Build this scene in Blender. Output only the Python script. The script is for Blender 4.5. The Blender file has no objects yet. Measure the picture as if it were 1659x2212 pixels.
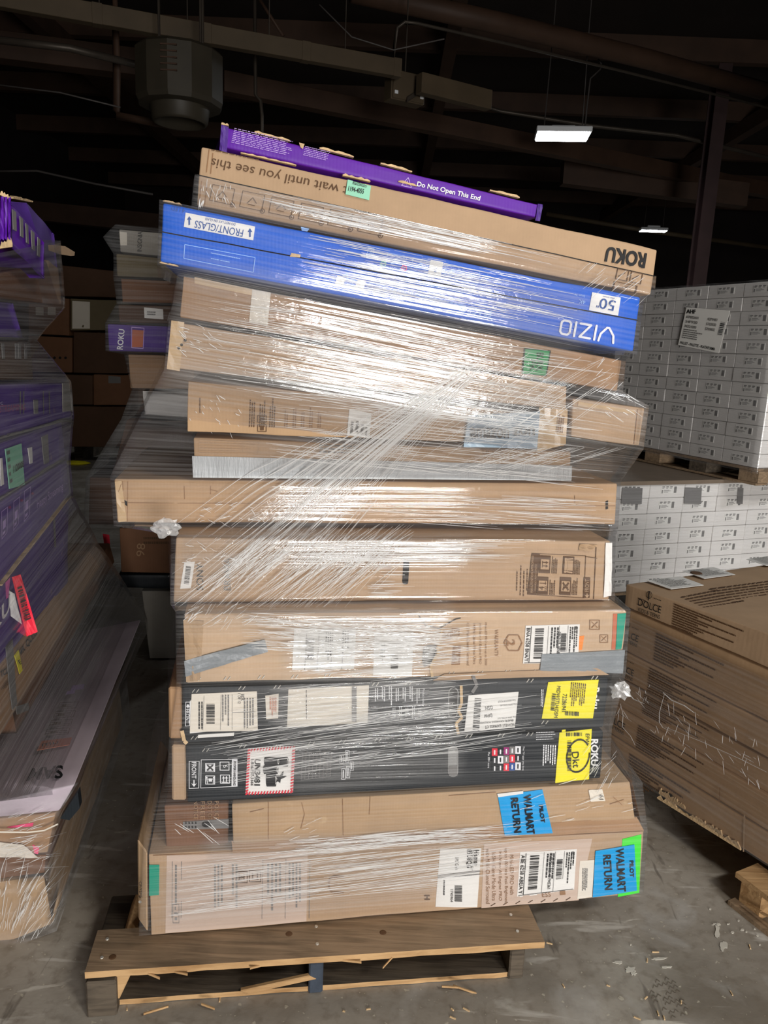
import bpy, bmesh, math, random
from mathutils import Vector, Matrix, noise
from mathutils.bvhtree import BVHTree

S = bpy.context.scene
COL = S.collection
rnd = random.Random(7)
R = math.radians
V3 = Vector
W, H, F = 1659.0, 2212.0, 1665.0

# ------------------------------------------------------------------ camera
EYE = V3((0, 0, 1.6))
RC = Matrix.Rotation(math.pi / 2 - R(12.0), 3, 'X') @ Matrix.Rotation(R(2.4), 3, 'Z')
cd = bpy.data.cameras.new('camera')
cd.sensor_fit = 'VERTICAL'; cd.sensor_height = 36.0; cd.lens = F / H * 36.0
cd.clip_start = 0.05; cd.clip_end = 200
cam = bpy.data.objects.new('camera', cd); COL.objects.link(cam)
cam.matrix_world = Matrix.Translation(EYE) @ RC.to_4x4()
S.camera = cam

# ------------------------------------------------------------------ world, lights, exposure
wd = bpy.data.worlds.new('world'); S.world = wd; wd.use_nodes = True
wd.node_tree.nodes['Background'].inputs[0].default_value = (0.6, 0.7, 1.0, 1)
wd.node_tree.nodes['Background'].inputs[1].default_value = 0.004

def area(name, loc, aim, sx, sy, power, col):
    l = bpy.data.lights.new(name, 'AREA'); l.shape = 'RECTANGLE'; l.size = sx; l.size_y = sy
    l.energy = power; l.color = col
    o = bpy.data.objects.new(name, l); COL.objects.link(o)
    o.location = loc
    o.rotation_euler = (V3(aim) - V3(loc)).to_track_quat('-Z', 'Y').to_euler()
    return o
area('dock_door_daylight', (2.45, -5.2, 1.12), (0.5, 2.0, 0.9), 2.1, 2.05, 500, (1.0, 0.975, 0.94))
area('overhead_fill', (3.3, -2.6, 5.4), (3.3, -2.0, 0), 1.2, 0.5, 200, (1.0, 0.94, 0.85))  # added overhead fill out of view, no fixture built for it
wl = area('overhead_fill', (4.4, -0.8, 5.4), (2.4, 4.2, 0.3), 1.2, 0.5, 24, (0.92, 0.96, 1.0)); wl.data.spread = R(75)  # cool fill added to brighten the white cartons, no fixture there
S.view_settings.view_transform = 'Standard'; S.view_settings.look = 'None'
S.view_settings.gamma = 1.0; S.view_settings.use_curve_mapping = False
S.view_settings.exposure = 0.0
S.cycles.transparent_max_bounces = 20
S.cycles.max_bounces = 6
S.cycles.adaptive_threshold = 0.02
S.cycles.sample_clamp_indirect = 4.0

# ------------------------------------------------------------------ materials
def C(r, g, b):
    f = lambda c: (c / 255 / 12.92) if c / 255 <= 0.04045 else ((c / 255 + 0.055) / 1.055) ** 2.4
    return (f(r), f(g), f(b), 1)

def newmat(name):
    m = bpy.data.materials.new(name); m.use_nodes = True
    nt = m.node_tree
    return m, nt, nt.nodes['Principled BSDF'], nt.nodes.new, nt.links.new

def scalec(c, k):
    return (min(1, c[0] * k), min(1, c[1] * k), min(1, c[2] * k), 1)

def surf(name, col, rough=0.75, var=0.16, scale=5.0, bump=0.0, bscale=90.0, metal=0.0, stretch=(1, 1, 1), spec=0.3, wear=None):
    """a plain surface: colour varied by noise, optional fine relief and worn lighter specks"""
    m, nt, b, N, L = newmat(name)
    tc = N('ShaderNodeTexCoord'); mp = N('ShaderNodeMapping'); mp.inputs['Scale'].default_value = stretch
    L(tc.outputs['Object'], mp.inputs['Vector'])
    nz = N('ShaderNodeTexNoise'); nz.inputs['Scale'].default_value = scale; nz.inputs['Detail'].default_value = 6
    L(mp.outputs[0], nz.inputs['Vector'])
    rp = N('ShaderNodeValToRGB')
    rp.color_ramp.elements[0].position = 0.3; rp.color_ramp.elements[0].color = scalec(col, 1 - var)
    rp.color_ramp.elements[1].position = 0.7; rp.color_ramp.elements[1].color = scalec(col, 1 + var)
    L(nz.outputs[0], rp.inputs[0])
    out = rp.outputs[0]
    if wear:
        n2 = N('ShaderNodeTexNoise'); n2.inputs['Scale'].default_value = wear[1]; n2.inputs['Detail'].default_value = 8
        L(mp.outputs[0], n2.inputs['Vector'])
        r2 = N('ShaderNodeValToRGB'); r2.color_ramp.elements[0].position = wear[2]; r2.color_ramp.elements[1].position = wear[2] + 0.05
        L(n2.outputs[0], r2.inputs[0])
        mx = N('ShaderNodeMixRGB'); mx.inputs[2].default_value = wear[0]
        L(r2.outputs[0], mx.inputs[0]); L(out, mx.inputs[1]); out = mx.outputs[0]
    L(out, b.inputs['Base Color'])
    b.inputs['Roughness'].default_value = rough; b.inputs['Metallic'].default_value = metal
    b.inputs['Specular IOR Level'].default_value = spec
    if bump:
        n3 = N('ShaderNodeTexNoise'); n3.inputs['Scale'].default_value = bscale; n3.inputs['Detail'].default_value = 4
        L(mp.outputs[0], n3.inputs['Vector'])
        bp = N('ShaderNodeBump'); bp.inputs['Strength'].default_value = bump; bp.inputs['Distance'].default_value = 0.004
        L(n3.outputs[0], bp.inputs['Height']); L(bp.outputs[0], b.inputs['Normal'])
    return m

def card(name, col, rough=0.7, var=0.10, wear=0.0):
    """corrugated board: fibre mottling, flute relief, scuffs"""
    m, nt, b, N, L = newmat(name)
    tc = N('ShaderNodeTexCoord')
    nz = N('ShaderNodeTexNoise'); nz.inputs['Scale'].default_value = 7; nz.inputs['Detail'].default_value = 8; nz.inputs['Roughness'].default_value = 0.65
    L(tc.outputs['Object'], nz.inputs['Vector'])
    rp = N('ShaderNodeValToRGB')
    rp.color_ramp.elements[0].position = 0.28; rp.color_ramp.elements[0].color = scalec(col, 1 - var)
    rp.color_ramp.elements[1].position = 0.72; rp.color_ramp.elements[1].color = scalec(col, 1 + var)
    L(nz.outputs[0], rp.inputs[0]); out = rp.outputs[0]
    if wear:
        n2 = N('ShaderNodeTexNoise'); n2.inputs['Scale'].default_value = 26; n2.inputs['Detail'].default_value = 10
        L(tc.outputs['Object'], n2.inputs['Vector'])
        r2 = N('ShaderNodeValToRGB'); r2.color_ramp.elements[0].position = 0.66; r2.color_ramp.elements[1].position = 0.72
        L(n2.outputs[0], r2.inputs[0])
        mu = N('ShaderNodeMath'); mu.operation = 'MULTIPLY'; mu.inputs[1].default_value = wear; L(r2.outputs[0], mu.inputs[0])
        mx = N('ShaderNodeMixRGB'); mx.inputs[2].default_value = C(196, 170, 135)
        L(mu.outputs[0], mx.inputs[0]); L(out, mx.inputs[1]); out = mx.outputs[0]
    L(out, b.inputs['Base Color']); b.inputs['Roughness'].default_value = rough; b.inputs['Specular IOR Level'].default_value = 0.25
    wv = N('ShaderNodeTexWave'); wv.bands_direction = 'X'; wv.inputs['Scale'].default_value = 42; wv.inputs['Distortion'].default_value = 0.6
    L(tc.outputs['Object'], wv.inputs['Vector'])
    n3 = N('ShaderNodeTexNoise'); n3.inputs['Scale'].default_value = 16; n3.inputs['Detail'].default_value = 3
    L(tc.outputs['Object'], n3.inputs['Vector'])
    ad = N('ShaderNodeMath'); ad.operation = 'MULTIPLY_ADD'; ad.inputs[1].default_value = 0.05
    L(wv.outputs['Fac'], ad.inputs[0]); L(n3.outputs[0], ad.inputs[2])
    bp = N('ShaderNodeBump'); bp.inputs['Strength'].default_value = 0.35; bp.inputs['Distance'].default_value = 0.004
    L(ad.outputs[0], bp.inputs['Height']); L(bp.outputs[0], b.inputs['Normal'])
    return m

def wood(name, col, dark):
    m, nt, b, N, L = newmat(name)
    tc = N('ShaderNodeTexCoord'); mp = N('ShaderNodeMapping'); mp.inputs['Scale'].default_value = (1.6, 22, 22)
    L(tc.outputs['Object'], mp.inputs['Vector'])
    nz = N('ShaderNodeTexNoise'); nz.inputs['Scale'].default_value = 3; nz.inputs['Detail'].default_value = 8; nz.inputs['Distortion'].default_value = 0.8
    L(mp.outputs[0], nz.inputs['Vector'])
    n2 = N('ShaderNodeTexNoise'); n2.inputs['Scale'].default_value = 5; n2.inputs['Detail'].default_value = 5
    L(tc.outputs['Object'], n2.inputs['Vector'])
    ad = N('ShaderNodeMath'); ad.operation = 'MULTIPLY_ADD'; ad.inputs[1].default_value = 0.5; ad.inputs[2].default_value = 0
    L(n2.outputs[0], ad.inputs[0])
    su = N('ShaderNodeMath'); su.operation = 'MULTIPLY_ADD'; su.inputs[1].default_value = 0.5
    L(nz.outputs[0], su.inputs[0]); L(ad.outputs[0], su.inputs[2])
    rp = N('ShaderNodeValToRGB')
    rp.color_ramp.elements[0].position = 0.36; rp.color_ramp.elements[0].color = dark
    rp.color_ramp.elements[1].position = 0.6; rp.color_ramp.elements[1].color = col
    L(su.outputs[0], rp.inputs[0]); L(rp.outputs[0], b.inputs['Base Color'])
    b.inputs['Roughness'].default_value = 0.8; b.inputs['Specular IOR Level'].default_value = 0.2
    bp = N('ShaderNodeBump'); bp.inputs['Strength'].default_value = 0.5; bp.inputs['Distance'].default_value = 0.003
    L(nz.outputs[0], bp.inputs['Height']); L(bp.outputs[0], b.inputs['Normal'])
    return m

def film(name, gloss=1.0, haze=0.06, strength=0.55, su=2.2, sv=150.0, tint=(0.97, 0.97, 0.98), rough=0.13, iso=0.3):
    """stretch film: clear, glossy, drawn into fine creases along the winding direction (UV in metres); the attribute
    'crease' marks creased against taut film and paints glare in: more gloss and white haze"""
    m, nt, b, N, L = newmat(name)
    nt.nodes.remove(b)
    uv = N('ShaderNodeUVMap'); uv.uv_map = 'UVMap'
    at = N('ShaderNodeAttribute'); at.attribute_name = 'crease'
    def streak(sx, sy, detail, dist):
        mp = N('ShaderNodeMapping'); mp.inputs['Scale'].default_value = (sx, sy, 1)
        L(uv.outputs[0], mp.inputs['Vector'])
        nz = N('ShaderNodeTexNoise'); nz.noise_dimensions = '2D'; nz.inputs['Scale'].default_value = 1.0
        nz.inputs['Detail'].default_value = detail; nz.inputs['Distortion'].default_value = dist
        L(mp.outputs[0], nz.inputs['Vector'])
        return nz.outputs[0]
    def mad(x, k, y):
        q = N('ShaderNodeMath'); q.operation = 'MULTIPLY_ADD'; q.inputs[1].default_value = k; L(x, q.inputs[0])
        if isinstance(y, float): q.inputs[2].default_value = y
        else: L(y, q.inputs[2])
        return q.outputs[0]
    s1 = streak(su, sv, 2, 0.15); s2 = streak(su * 0.8 + 0.5, sv * 0.42, 1, 0.3); s3 = streak(24, 30, 3, 1.2); s4 = streak(1.1, 9, 2, 0.5)
    h = mad(s3, iso, mad(s2, 1.2, s1))
    bp = N('ShaderNodeBump'); bp.inputs['Distance'].default_value = 0.006
    L(h, bp.inputs['Height']); L(mad(at.outputs['Fac'], strength * 0.75, strength * 0.25), bp.inputs['Strength'])
    fr = N('ShaderNodeFresnel'); fr.inputs['IOR'].default_value = 1.5; L(bp.outputs[0], fr.inputs['Normal'])
    gm = mad(at.outputs['Fac'], gloss * 0.93, gloss * 0.07)
    mu = N('ShaderNodeMath'); mu.operation = 'MULTIPLY'; mu.use_clamp = True; L(fr.outputs[0], mu.inputs[0]); L(gm, mu.inputs[1])
    mn = N('ShaderNodeMath'); mn.operation = 'MINIMUM'; mn.inputs[1].default_value = 0.4; L(mu.outputs[0], mn.inputs[0])
    gl = N('ShaderNodeBsdfGlossy'); gl.inputs['Roughness'].default_value = rough; L(bp.outputs[0], gl.inputs['Normal'])
    tr = N('ShaderNodeBsdfTransparent'); tr.inputs[0].default_value = (*tint, 1)
    df = N('ShaderNodeBsdfTranslucent'); df.inputs[0].default_value = (0.8, 0.8, 0.8, 1)
    d2 = N('ShaderNodeBsdfDiffuse'); d2.inputs[0].default_value = (0.85, 0.85, 0.86, 1); L(bp.outputs[0], d2.inputs['Normal'])
    m0 = N('ShaderNodeMixShader'); m0.inputs[0].default_value = 0.7; L(df.outputs[0], m0.inputs[1]); L(d2.outputs[0], m0.inputs[2])
    hz = N('ShaderNodeMapRange'); hz.inputs['From Min'].default_value = 0.4; hz.inputs['From Max'].default_value = 0.7
    hz.inputs['To Min'].default_value = haze * 0.4; hz.inputs['To Max'].default_value = haze * 2.6; L(mad(s4, 0.4, mad(s1, 0.6, 0.0)), hz.inputs['Value'])
    hm = N('ShaderNodeMath'); hm.operation = 'MULTIPLY'; L(hz.outputs[0], hm.inputs[0]); L(mad(at.outputs['Fac'], 1.2, 0.5), hm.inputs[1])
    m1 = N('ShaderNodeMixShader'); L(hm.outputs[0], m1.inputs[0]); L(tr.outputs[0], m1.inputs[1]); L(m0.outputs[0], m1.inputs[2])
    m2 = N('ShaderNodeMixShader'); L(mn.outputs[0], m2.inputs[0]); L(m1.outputs[0], m2.inputs[1]); L(gl.outputs[0], m2.inputs[2])
    L(m2.outputs[0], nt.nodes['Material Output'].inputs[0])
    return m

def ridgemat(name, white=0.35):
    """gathered film: milky and shiny, its white diffuse painting in bright glints"""
    m, nt, b, N, L = newmat(name)
    nt.nodes.remove(b)
    gl = N('ShaderNodeBsdfGlossy'); gl.inputs['Roughness'].default_value = 0.3
    df = N('ShaderNodeBsdfDiffuse'); df.inputs[0].default_value = (0.9, 0.9, 0.9, 1)
    tr = N('ShaderNodeBsdfTransparent')
    m1 = N('ShaderNodeMixShader'); m1.inputs[0].default_value = 0.25; L(df.outputs[0], m1.inputs[1]); L(gl.outputs[0], m1.inputs[2])
    m2 = N('ShaderNodeMixShader'); m2.inputs[0].default_value = white; L(tr.outputs[0], m2.inputs[1]); L(m1.outputs[0], m2.inputs[2])
    L(m2.outputs[0], nt.nodes['Material Output'].inputs[0])
    return m

def glow(name, col, power):
    m, nt, b, N, L = newmat(name)
    b.inputs['Base Color'].default_value = (0.8, 0.8, 0.8, 1)
    b.inputs['Emission Color'].default_value = col; b.inputs['Emission Strength'].default_value = power
    return m

def concrete(name):
    m, nt, b, N, L = newmat(name)
    tc = N('ShaderNodeTexCoord')
    def nz(scale, detail, dist=0.0, stretch=None, rot=0):
        n = N('ShaderNodeTexNoise'); n.inputs['Scale'].default_value = scale; n.inputs['Detail'].default_value = detail; n.inputs['Distortion'].default_value = dist
        if stretch:
            mp = N('ShaderNodeMapping'); mp.inputs['Scale'].default_value = stretch; mp.inputs['Rotation'].default_value = (0, 0, R(rot))
            L(tc.outputs['Object'], mp.inputs['Vector']); L(mp.outputs[0], n.inputs['Vector'])
        else:
            L(tc.outputs['Object'], n.inputs['Vector'])
        return n.outputs[0]
    rp = N('ShaderNodeValToRGB')
    rp.color_ramp.elements[0].position = 0.3; rp.color_ramp.elements[0].color = C(126, 118, 107)
    rp.color_ramp.elements[1].position = 0.72; rp.color_ramp.elements[1].color = C(178, 171, 160)
    L(nz(2.2, 10, 0.6), rp.inputs[0]); out = rp.outputs[0]
    def over(src, lo, hi, col, k):
        nonlocal out
        r2 = N('ShaderNodeValToRGB'); r2.color_ramp.elements[0].position = lo; r2.color_ramp.elements[1].position = hi
        r2.color_ramp.elements[1].color = (k, k, k, 1); L(src, r2.inputs[0])
        mx = N('ShaderNodeMixRGB'); mx.inputs[2].default_value = col
        L(r2.outputs[0], mx.inputs[0]); L(out, mx.inputs[1]); out = mx.outputs[0]
    over(nz(30, 6), 0.5, 0.75, C(118, 108, 95), 0.7)
    over(nz(3.0, 8, 1.5), 0.56, 0.7, C(190, 188, 184), 0.55)
    over(nz(1.2, 9, 0.4, (3, 16, 1), 35), 0.62, 0.68, C(212, 208, 200), 0.6)
    over(nz(1.4, 9, 0.4, (14, 2.5, 1), 20), 0.64, 0.69, C(92, 84, 76), 0.6)
    over(nz(2.0, 8, 1.0, (2, 8, 1), -40), 0.66, 0.70, C(222, 217, 206), 0.6)
    over(nz(60, 3), 0.66, 0.7, C(205, 198, 180), 0.6)
    L(out, b.inputs['Base Color']); b.inputs['Roughness'].default_value = 0.62; b.inputs['Specular IOR Level'].default_value = 0.35
    bp = N('ShaderNodeBump'); bp.inputs['Strength'].default_value = 0.3; bp.inputs['Distance'].default_value = 0.004
    L(nz(26, 8), bp.inputs['Height']); L(bp.outputs[0], b.inputs['Normal'])
    return m

TAN = C(178, 149, 119)
M = dict(
    tan=card('tan_cardboard', TAN), tan2=card('warm_cardboard', C(179, 147, 113)), tan3=card('dull_cardboard', C(164, 130, 98)),
    pale=card('pale_cardboard', C(196, 168, 138), wear=0.4), worn=card('worn_cardboard', C(178, 149, 116), wear=0.6),
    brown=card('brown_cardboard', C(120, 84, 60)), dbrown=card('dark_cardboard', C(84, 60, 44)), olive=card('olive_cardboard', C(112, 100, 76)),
    black=card('black_printed_board', C(28, 33, 38), rough=0.45, var=0.15), blue=card('blue_printed_board', C(28, 96, 205), rough=0.45, var=0.06),
    purple=card('purple_printed_board', C(94, 32, 160), rough=0.45, var=0.08), purple2=card('dark_purple_board', C(84, 54, 140), rough=0.45, var=0.15, wear=0.25),
    lav=surf('lavender_printed_board', C(196, 182, 192), 0.5), grey=card('grey_board', C(150, 145, 136)), white=surf('white_carton_board', C(226, 223, 219), 0.7, 0.04),
    raw=surf('torn_board_edge', C(212, 182, 140), 0.9, 0.2, 30, 0.6, 120), paper=surf('white_label_paper', C(232, 230, 225), 0.55, 0.03),
    paper2=surf('cream_label_paper', C(226, 218, 204), 0.6, 0.04), ink=surf('black_ink', C(26, 26, 28), 0.6, 0.05), binkb=surf('brown_ink', C(92, 66, 44), 0.7, 0.08),
    inkf=surf('faint_brown_ink', C(146, 110, 78), 0.7, 0.06), winkp=surf('white_ink', C(236, 236, 238), 0.5, 0.03), gink=surf('grey_ink', C(120, 118, 116), 0.6, 0.05),
    inkp=surf('pale_purple_ink', C(190, 160, 226), 0.5, 0.03), inkl=surf('pale_blue_ink', C(150, 190, 245), 0.5, 0.03), inkb=surf('blue_ink', C(34, 78, 150), 0.5, 0.03),
    cyan=surf('bright_blue_sticker', C(0, 158, 222), 0.45, 0.03), lime=surf('fluorescent_green_sticker', C(70, 228, 60), 0.45, 0.04), yellow=surf('yellow_sticker', C(238, 226, 44), 0.5, 0.04),
    mint=surf('mint_label', C(150, 214, 184), 0.6, 0.03), green=surf('green_sticker', C(40, 150, 84), 0.5, 0.05), teal=surf('teal_tape', C(30, 150, 124), 0.4, 0.05),
    duct=surf('grey_duct_tape', C(132, 138, 142), 0.4, 0.08, 12, 0.4, 60, spec=0.5), pack=surf('clear_packing_tape', C(196, 166, 126), 0.25, 0.05, spec=0.5),
    orange=surf('orange_sticker', C(238, 138, 52), 0.5, 0.04), brick=surf('dull_orange_sticker', C(190, 106, 74), 0.5, 0.06), pink=surf('pink_sticker', C(250, 70, 130), 0.5, 0.04),
    red=surf('red_label', C(226, 44, 66), 0.5, 0.03), magenta=surf('magenta_print', C(150, 40, 110), 0.5), steel=surf('staple_wire', C(210, 208, 200), 0.3, 0.05, metal=0.6),
    lilac=surf('pale_lilac_print', C(200, 178, 162), 0.55, 0.05), silver=surf('silver_foil_board', C(168, 172, 174), 0.4, 0.1, 8, 0.3, 30, stretch=(8, 1, 1), spec=0.6),
    bag=surf('blue_grey_mailer', C(136, 158, 176), 0.35, 0.06, spec=0.5), void=surf('black_opening', C(20, 18, 17), 0.9), slot=surf('grey_grip', C(150, 150, 148), 0.5, 0.1),
    wood=wood('weathered_wood', C(158, 134, 108), C(106, 90, 72)), woodl=wood('fresh_cut_wood', C(196, 160, 116), C(158, 122, 82)), woodg=wood('grey_wood', C(96, 86, 74), C(54, 48, 42)),
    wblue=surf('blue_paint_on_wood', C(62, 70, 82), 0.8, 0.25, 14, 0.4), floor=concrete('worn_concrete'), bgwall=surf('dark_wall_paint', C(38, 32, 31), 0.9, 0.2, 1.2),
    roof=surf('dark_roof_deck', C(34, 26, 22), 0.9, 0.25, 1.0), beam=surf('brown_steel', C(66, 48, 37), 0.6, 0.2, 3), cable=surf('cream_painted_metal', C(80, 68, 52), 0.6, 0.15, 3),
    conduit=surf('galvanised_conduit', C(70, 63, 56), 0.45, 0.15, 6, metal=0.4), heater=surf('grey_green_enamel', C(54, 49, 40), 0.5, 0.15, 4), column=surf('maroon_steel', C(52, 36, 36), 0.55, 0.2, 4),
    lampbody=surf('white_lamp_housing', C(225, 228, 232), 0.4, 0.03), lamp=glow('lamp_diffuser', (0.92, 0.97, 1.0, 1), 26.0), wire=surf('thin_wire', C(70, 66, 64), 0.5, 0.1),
    capboard=card('dusty_cap_cardboard', C(120, 106, 92)), tread=surf('shoe_print_dirt', C(118, 109, 97), 0.8, 0.1, 20), splat=surf('white_paint_splash', C(205, 200, 188), 0.7, 0.1, 20), clear=ridgemat('gathered_film', 0.42), strand=ridgemat('film_strand', 0.85), clump=ridgemat('crumpled_film', 0.3),
)
M['film'] = film('stretch_film_main', 2.9, 0.085, 0.3, 1.3, 170, rough=0.07, iso=0.25)
M['film2'] = film('stretch_film_dull', 2.0, 0.07, 0.3, 1.6, 90, rough=0.1)
M['film3'] = film('stretch_film_crumpled', 2.4, 0.08, 0.6, 9, 40, rough=0.08, iso=1.0)

# ------------------------------------------------------------------ planes, meshes, things
def ray(px, py):
    return RC @ V3(((px - W / 2) / F, -(py - H / 2) / F, -1.0))
class Face:
    """a plane in the world on which prints and labels sit; disp = how far the board is dented inward at a point"""
    def __init__(s, o, n, disp=None, th=None):
        s.o = V3(o); s.n = V3(n).normalized(); s.disp = disp; s.th = th
    def hit(s, px, py):
        d = ray(px, py); t = (s.o - EYE).dot(s.n) / d.dot(s.n)
        return EYE + d * t
    def place(s, px, py, off=0.0):
        P = s.hit(px, py)
        return P + s.n * (off - (s.disp(P) if s.disp else 0.0))
    def shift(s, k):
        return Face(s.o + s.n * k, s.n)
def vplane(P, yaw):
    return Face(P, (math.sin(R(yaw)), -math.cos(R(yaw)), 0))
def zhit(px, py, z):
    d = ray(px, py); return EYE + d * ((z - EYE.z) / d.z)
def topx(P):
    c = RC.transposed() @ (V3(P) - EYE); return (W / 2 - F * c.x / c.z, H / 2 + F * c.y / c.z)
def yhit(px, py, y):
    d = ray(px, py); return EYE + d * (y / d.y)

def thing(name, label, cat, loc=(0, 0, 0), group=None):
    o = bpy.data.objects.new(name, None); COL.objects.link(o)
    o.empty_display_size = 0.05
    o.location = loc; o['label'] = label; o['category'] = cat
    if group: o['group'] = group
    return o
def wloc(o):
    v = V3(o.location)
    while o.parent: o = o.parent; v += o.location
    return v
def mk(name, verts, faces, mat, parent=None, smooth=False, tag=None, kind=None, label=None, uvs=None, crease=None):
    base = wloc(parent) if parent else V3((0, 0, 0))
    me = bpy.data.meshes.new(name)
    me.from_pydata([tuple(V3(v) - base) for v in verts], [], faces)
    if uvs:
        ul = me.uv_layers.new(name='UVMap')
        for lp in me.loops: ul.data[lp.index].uv = uvs[lp.vertex_index]
    if crease:
        ca = me.attributes.new('crease', 'FLOAT', 'POINT'); ca.data.foreach_set('value', crease)
    me.materials.append(M[mat] if isinstance(mat, str) else mat)
    if smooth: me.polygons.foreach_set('use_smooth', [True] * len(me.polygons))
    me.update()
    o = bpy.data.objects.new(name, me); COL.objects.link(o)
    if parent: o.parent = parent
    if tag: o['label'], o['category'] = tag[0], tag[1]
    if tag and len(tag) > 2: o['group'] = tag[2]
    if kind: o['kind'] = kind
    if label: o['label'] = label
    return o
def boxgeo(o, u, v, w, r=0.0):
    """hexahedron from corner o with edge vectors u, v, w; bevelled edges when r > 0"""
    bm = bmesh.new()
    vs = [bm.verts.new(o + u * a + v * b + w * c) for a in (0, 1) for b in (0, 1) for c in (0, 1)]
    for f in ((0, 1, 3, 2), (4, 6, 7, 5), (0, 4, 5, 1), (2, 3, 7, 6), (0, 2, 6, 4), (1, 5, 7, 3)):
        bm.faces.new([vs[i] for i in f])
    bmesh.ops.recalc_face_normals(bm, faces=bm.faces)
    if r: bmesh.ops.bevel(bm, geom=bm.edges[:], offset=r, segments=1, affect='EDGES')
    bm.verts.index_update()
    g = ([x.co.copy() for x in bm.verts], [[q.index for q in f.verts] for f in bm.faces])
    bm.free(); return g
def join(*gs):
    V, Fc = [], []
    for v, f in gs:
        k = len(V); V += list(v); Fc += [[i + k for i in q] for q in f]
    return V, Fc
def tube(pts, r, n=6, cap=True):
    V, Fc = [], []
    pts = [V3(p) for p in pts]
    for i, p in enumerate(pts):
        t = (pts[min(i + 1, len(pts) - 1)] - pts[max(i - 1, 0)]).normalized()
        a = t.cross(V3((0, 0, 1)))
        if a.length < 1e-3: a = t.cross(V3((0, 1, 0)))
        a.normalize(); b = t.cross(a)
        rr = r[i] if isinstance(r, (list, tuple)) else r
        for k in range(n):
            q = 2 * math.pi * k / n
            V.append(p + a * math.cos(q) * rr + b * math.sin(q) * rr)
    for i in range(len(pts) - 1):
        for k in range(n):
            Fc.append([i * n + k, i * n + (k + 1) % n, (i + 1) * n + (k + 1) % n, (i + 1) * n + k])
    if cap:
        Fc.append(list(range(n))[::-1]); Fc.append([(len(pts) - 1) * n + k for k in range(n)])
    return V, Fc
def lerp(a, b, t): return a + (b - a) * t
def bil(q, x, y):
    """unit square (x right, y up) in a quad TL, TR, BR, BL"""
    TL, TR, BR, BL = q
    return ((TL[0] * (1 - x) + TR[0] * x) * y + (BL[0] * (1 - x) + BR[0] * x) * (1 - y),
            (TL[1] * (1 - x) + TR[1] * x) * y + (BL[1] * (1 - x) + BR[1] * x) * (1 - y))
def rot(cx, cy, w, h, ang):
    """pixel quad of a box w along the reading direction, h high, turned ang degrees clockwise in the picture"""
    c, s = math.cos(R(ang)), math.sin(R(ang))
    f = lambda a, b: (cx + c * a * w / 2 - s * b * h / 2, cy + s * a * w / 2 + c * b * h / 2)
    return [f(-1, -1), f(1, -1), f(1, 1), f(-1, 1)]

# ------------------------------------------------------------------ cartons and what is printed or stuck on them
SEED = [0]
def carton(name, label, quad, pl, back, mat, cat='box', amp=0.004, r=0.007, n=(20, 6, 5), group=None):
    SEED[0] += 1
    sd = V3((SEED[0] * 3.7, SEED[0] * 1.3, SEED[0] * 7.1))
    TL, TR, BR, BL = [pl.hit(*p) for p in quad]
    back = V3(back); Lx = ((TR - TL).length + (BR - BL).length) / 2; Lz = ((TL - BL).length + (TR - BR).length) / 2; Ly = back.length
    U = (TR - TL).normalized(); Zv = (TL - BL).normalized(); Bd = back.normalized()
    base = (BL + BR + back) / 2
    base = (BL + BR) / 2 + back / 2
    th = thing(name, label, cat, base, group)
    def disp(P):
        q = P * 3.1 + sd
        return amp * (0.55 + 0.45 * noise.noise(q)) + amp * 0.35 * noise.noise(q * 3.3)
    def cuts(L, k):
        return [0, r * 0.35, r] + [r + (L - 2 * r) * i / k for i in range(1, k)] + [L - r, L - r * 0.35, L]
    cx, cz, cy = cuts(Lx, n[0]), cuts(Lz, n[1]), cuts(Ly, n[2])
    idx, V, Fc = {}, [], []
    def vert(i, j, k):
        key = (i, j, k)
        if key not in idx:
            p = (cx[i], cz[j], cy[k]); L = (Lx, Lz, Ly)
            q = [min(max(p[a], r), L[a] - r) for a in range(3)]
            d = V3([p[a] - q[a] for a in range(3)])
            nn = d.normalized() if d.length > 1e-9 else V3((0, 0, -1))
            x, z, y = [q[a] + nn[a] * r for a in range(3)]
            u, v = x / Lx, z / Lz
            P = (BL.lerp(BR, u)).lerp(TL.lerp(TR, u), v) + back * (y / Ly)
            wn = U * nn[0] + Zv * nn[1] + Bd * nn[2]
            idx[key] = len(V); V.append(P - wn * disp(P))
        return idx[key]
    a, b, c = len(cx), len(cz), len(cy)
    for i in range(a - 1):
        for j in range(b - 1):
            Fc.append([vert(i, j, 0), vert(i + 1, j, 0), vert(i + 1, j + 1, 0), vert(i, j + 1, 0)])
            Fc.append([vert(i, j, c - 1), vert(i, j + 1, c - 1), vert(i + 1, j + 1, c - 1), vert(i + 1, j, c - 1)])
        for k in range(c - 1):
            Fc.append([vert(i, 0, k), vert(i, 0, k + 1), vert(i + 1, 0, k + 1), vert(i + 1, 0, k)])
            Fc.append([vert(i, b - 1, k), vert(i + 1, b - 1, k), vert(i + 1, b - 1, k + 1), vert(i, b - 1, k + 1)])
    for j in range(b - 1):
        for k in range(c - 1):
            Fc.append([vert(0, j, k), vert(0, j + 1, k), vert(0, j + 1, k + 1), vert(0, j, k + 1)])
            Fc.append([vert(a - 1, j, k), vert(a - 1, j, k + 1), vert(a - 1, j + 1, k + 1), vert(a - 1, j + 1, k)])
    mk('carton_body', V, Fc, mat, th, smooth=True)
    f = Face(pl.o, pl.n, disp, th); f.quad = quad
    return f

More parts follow.
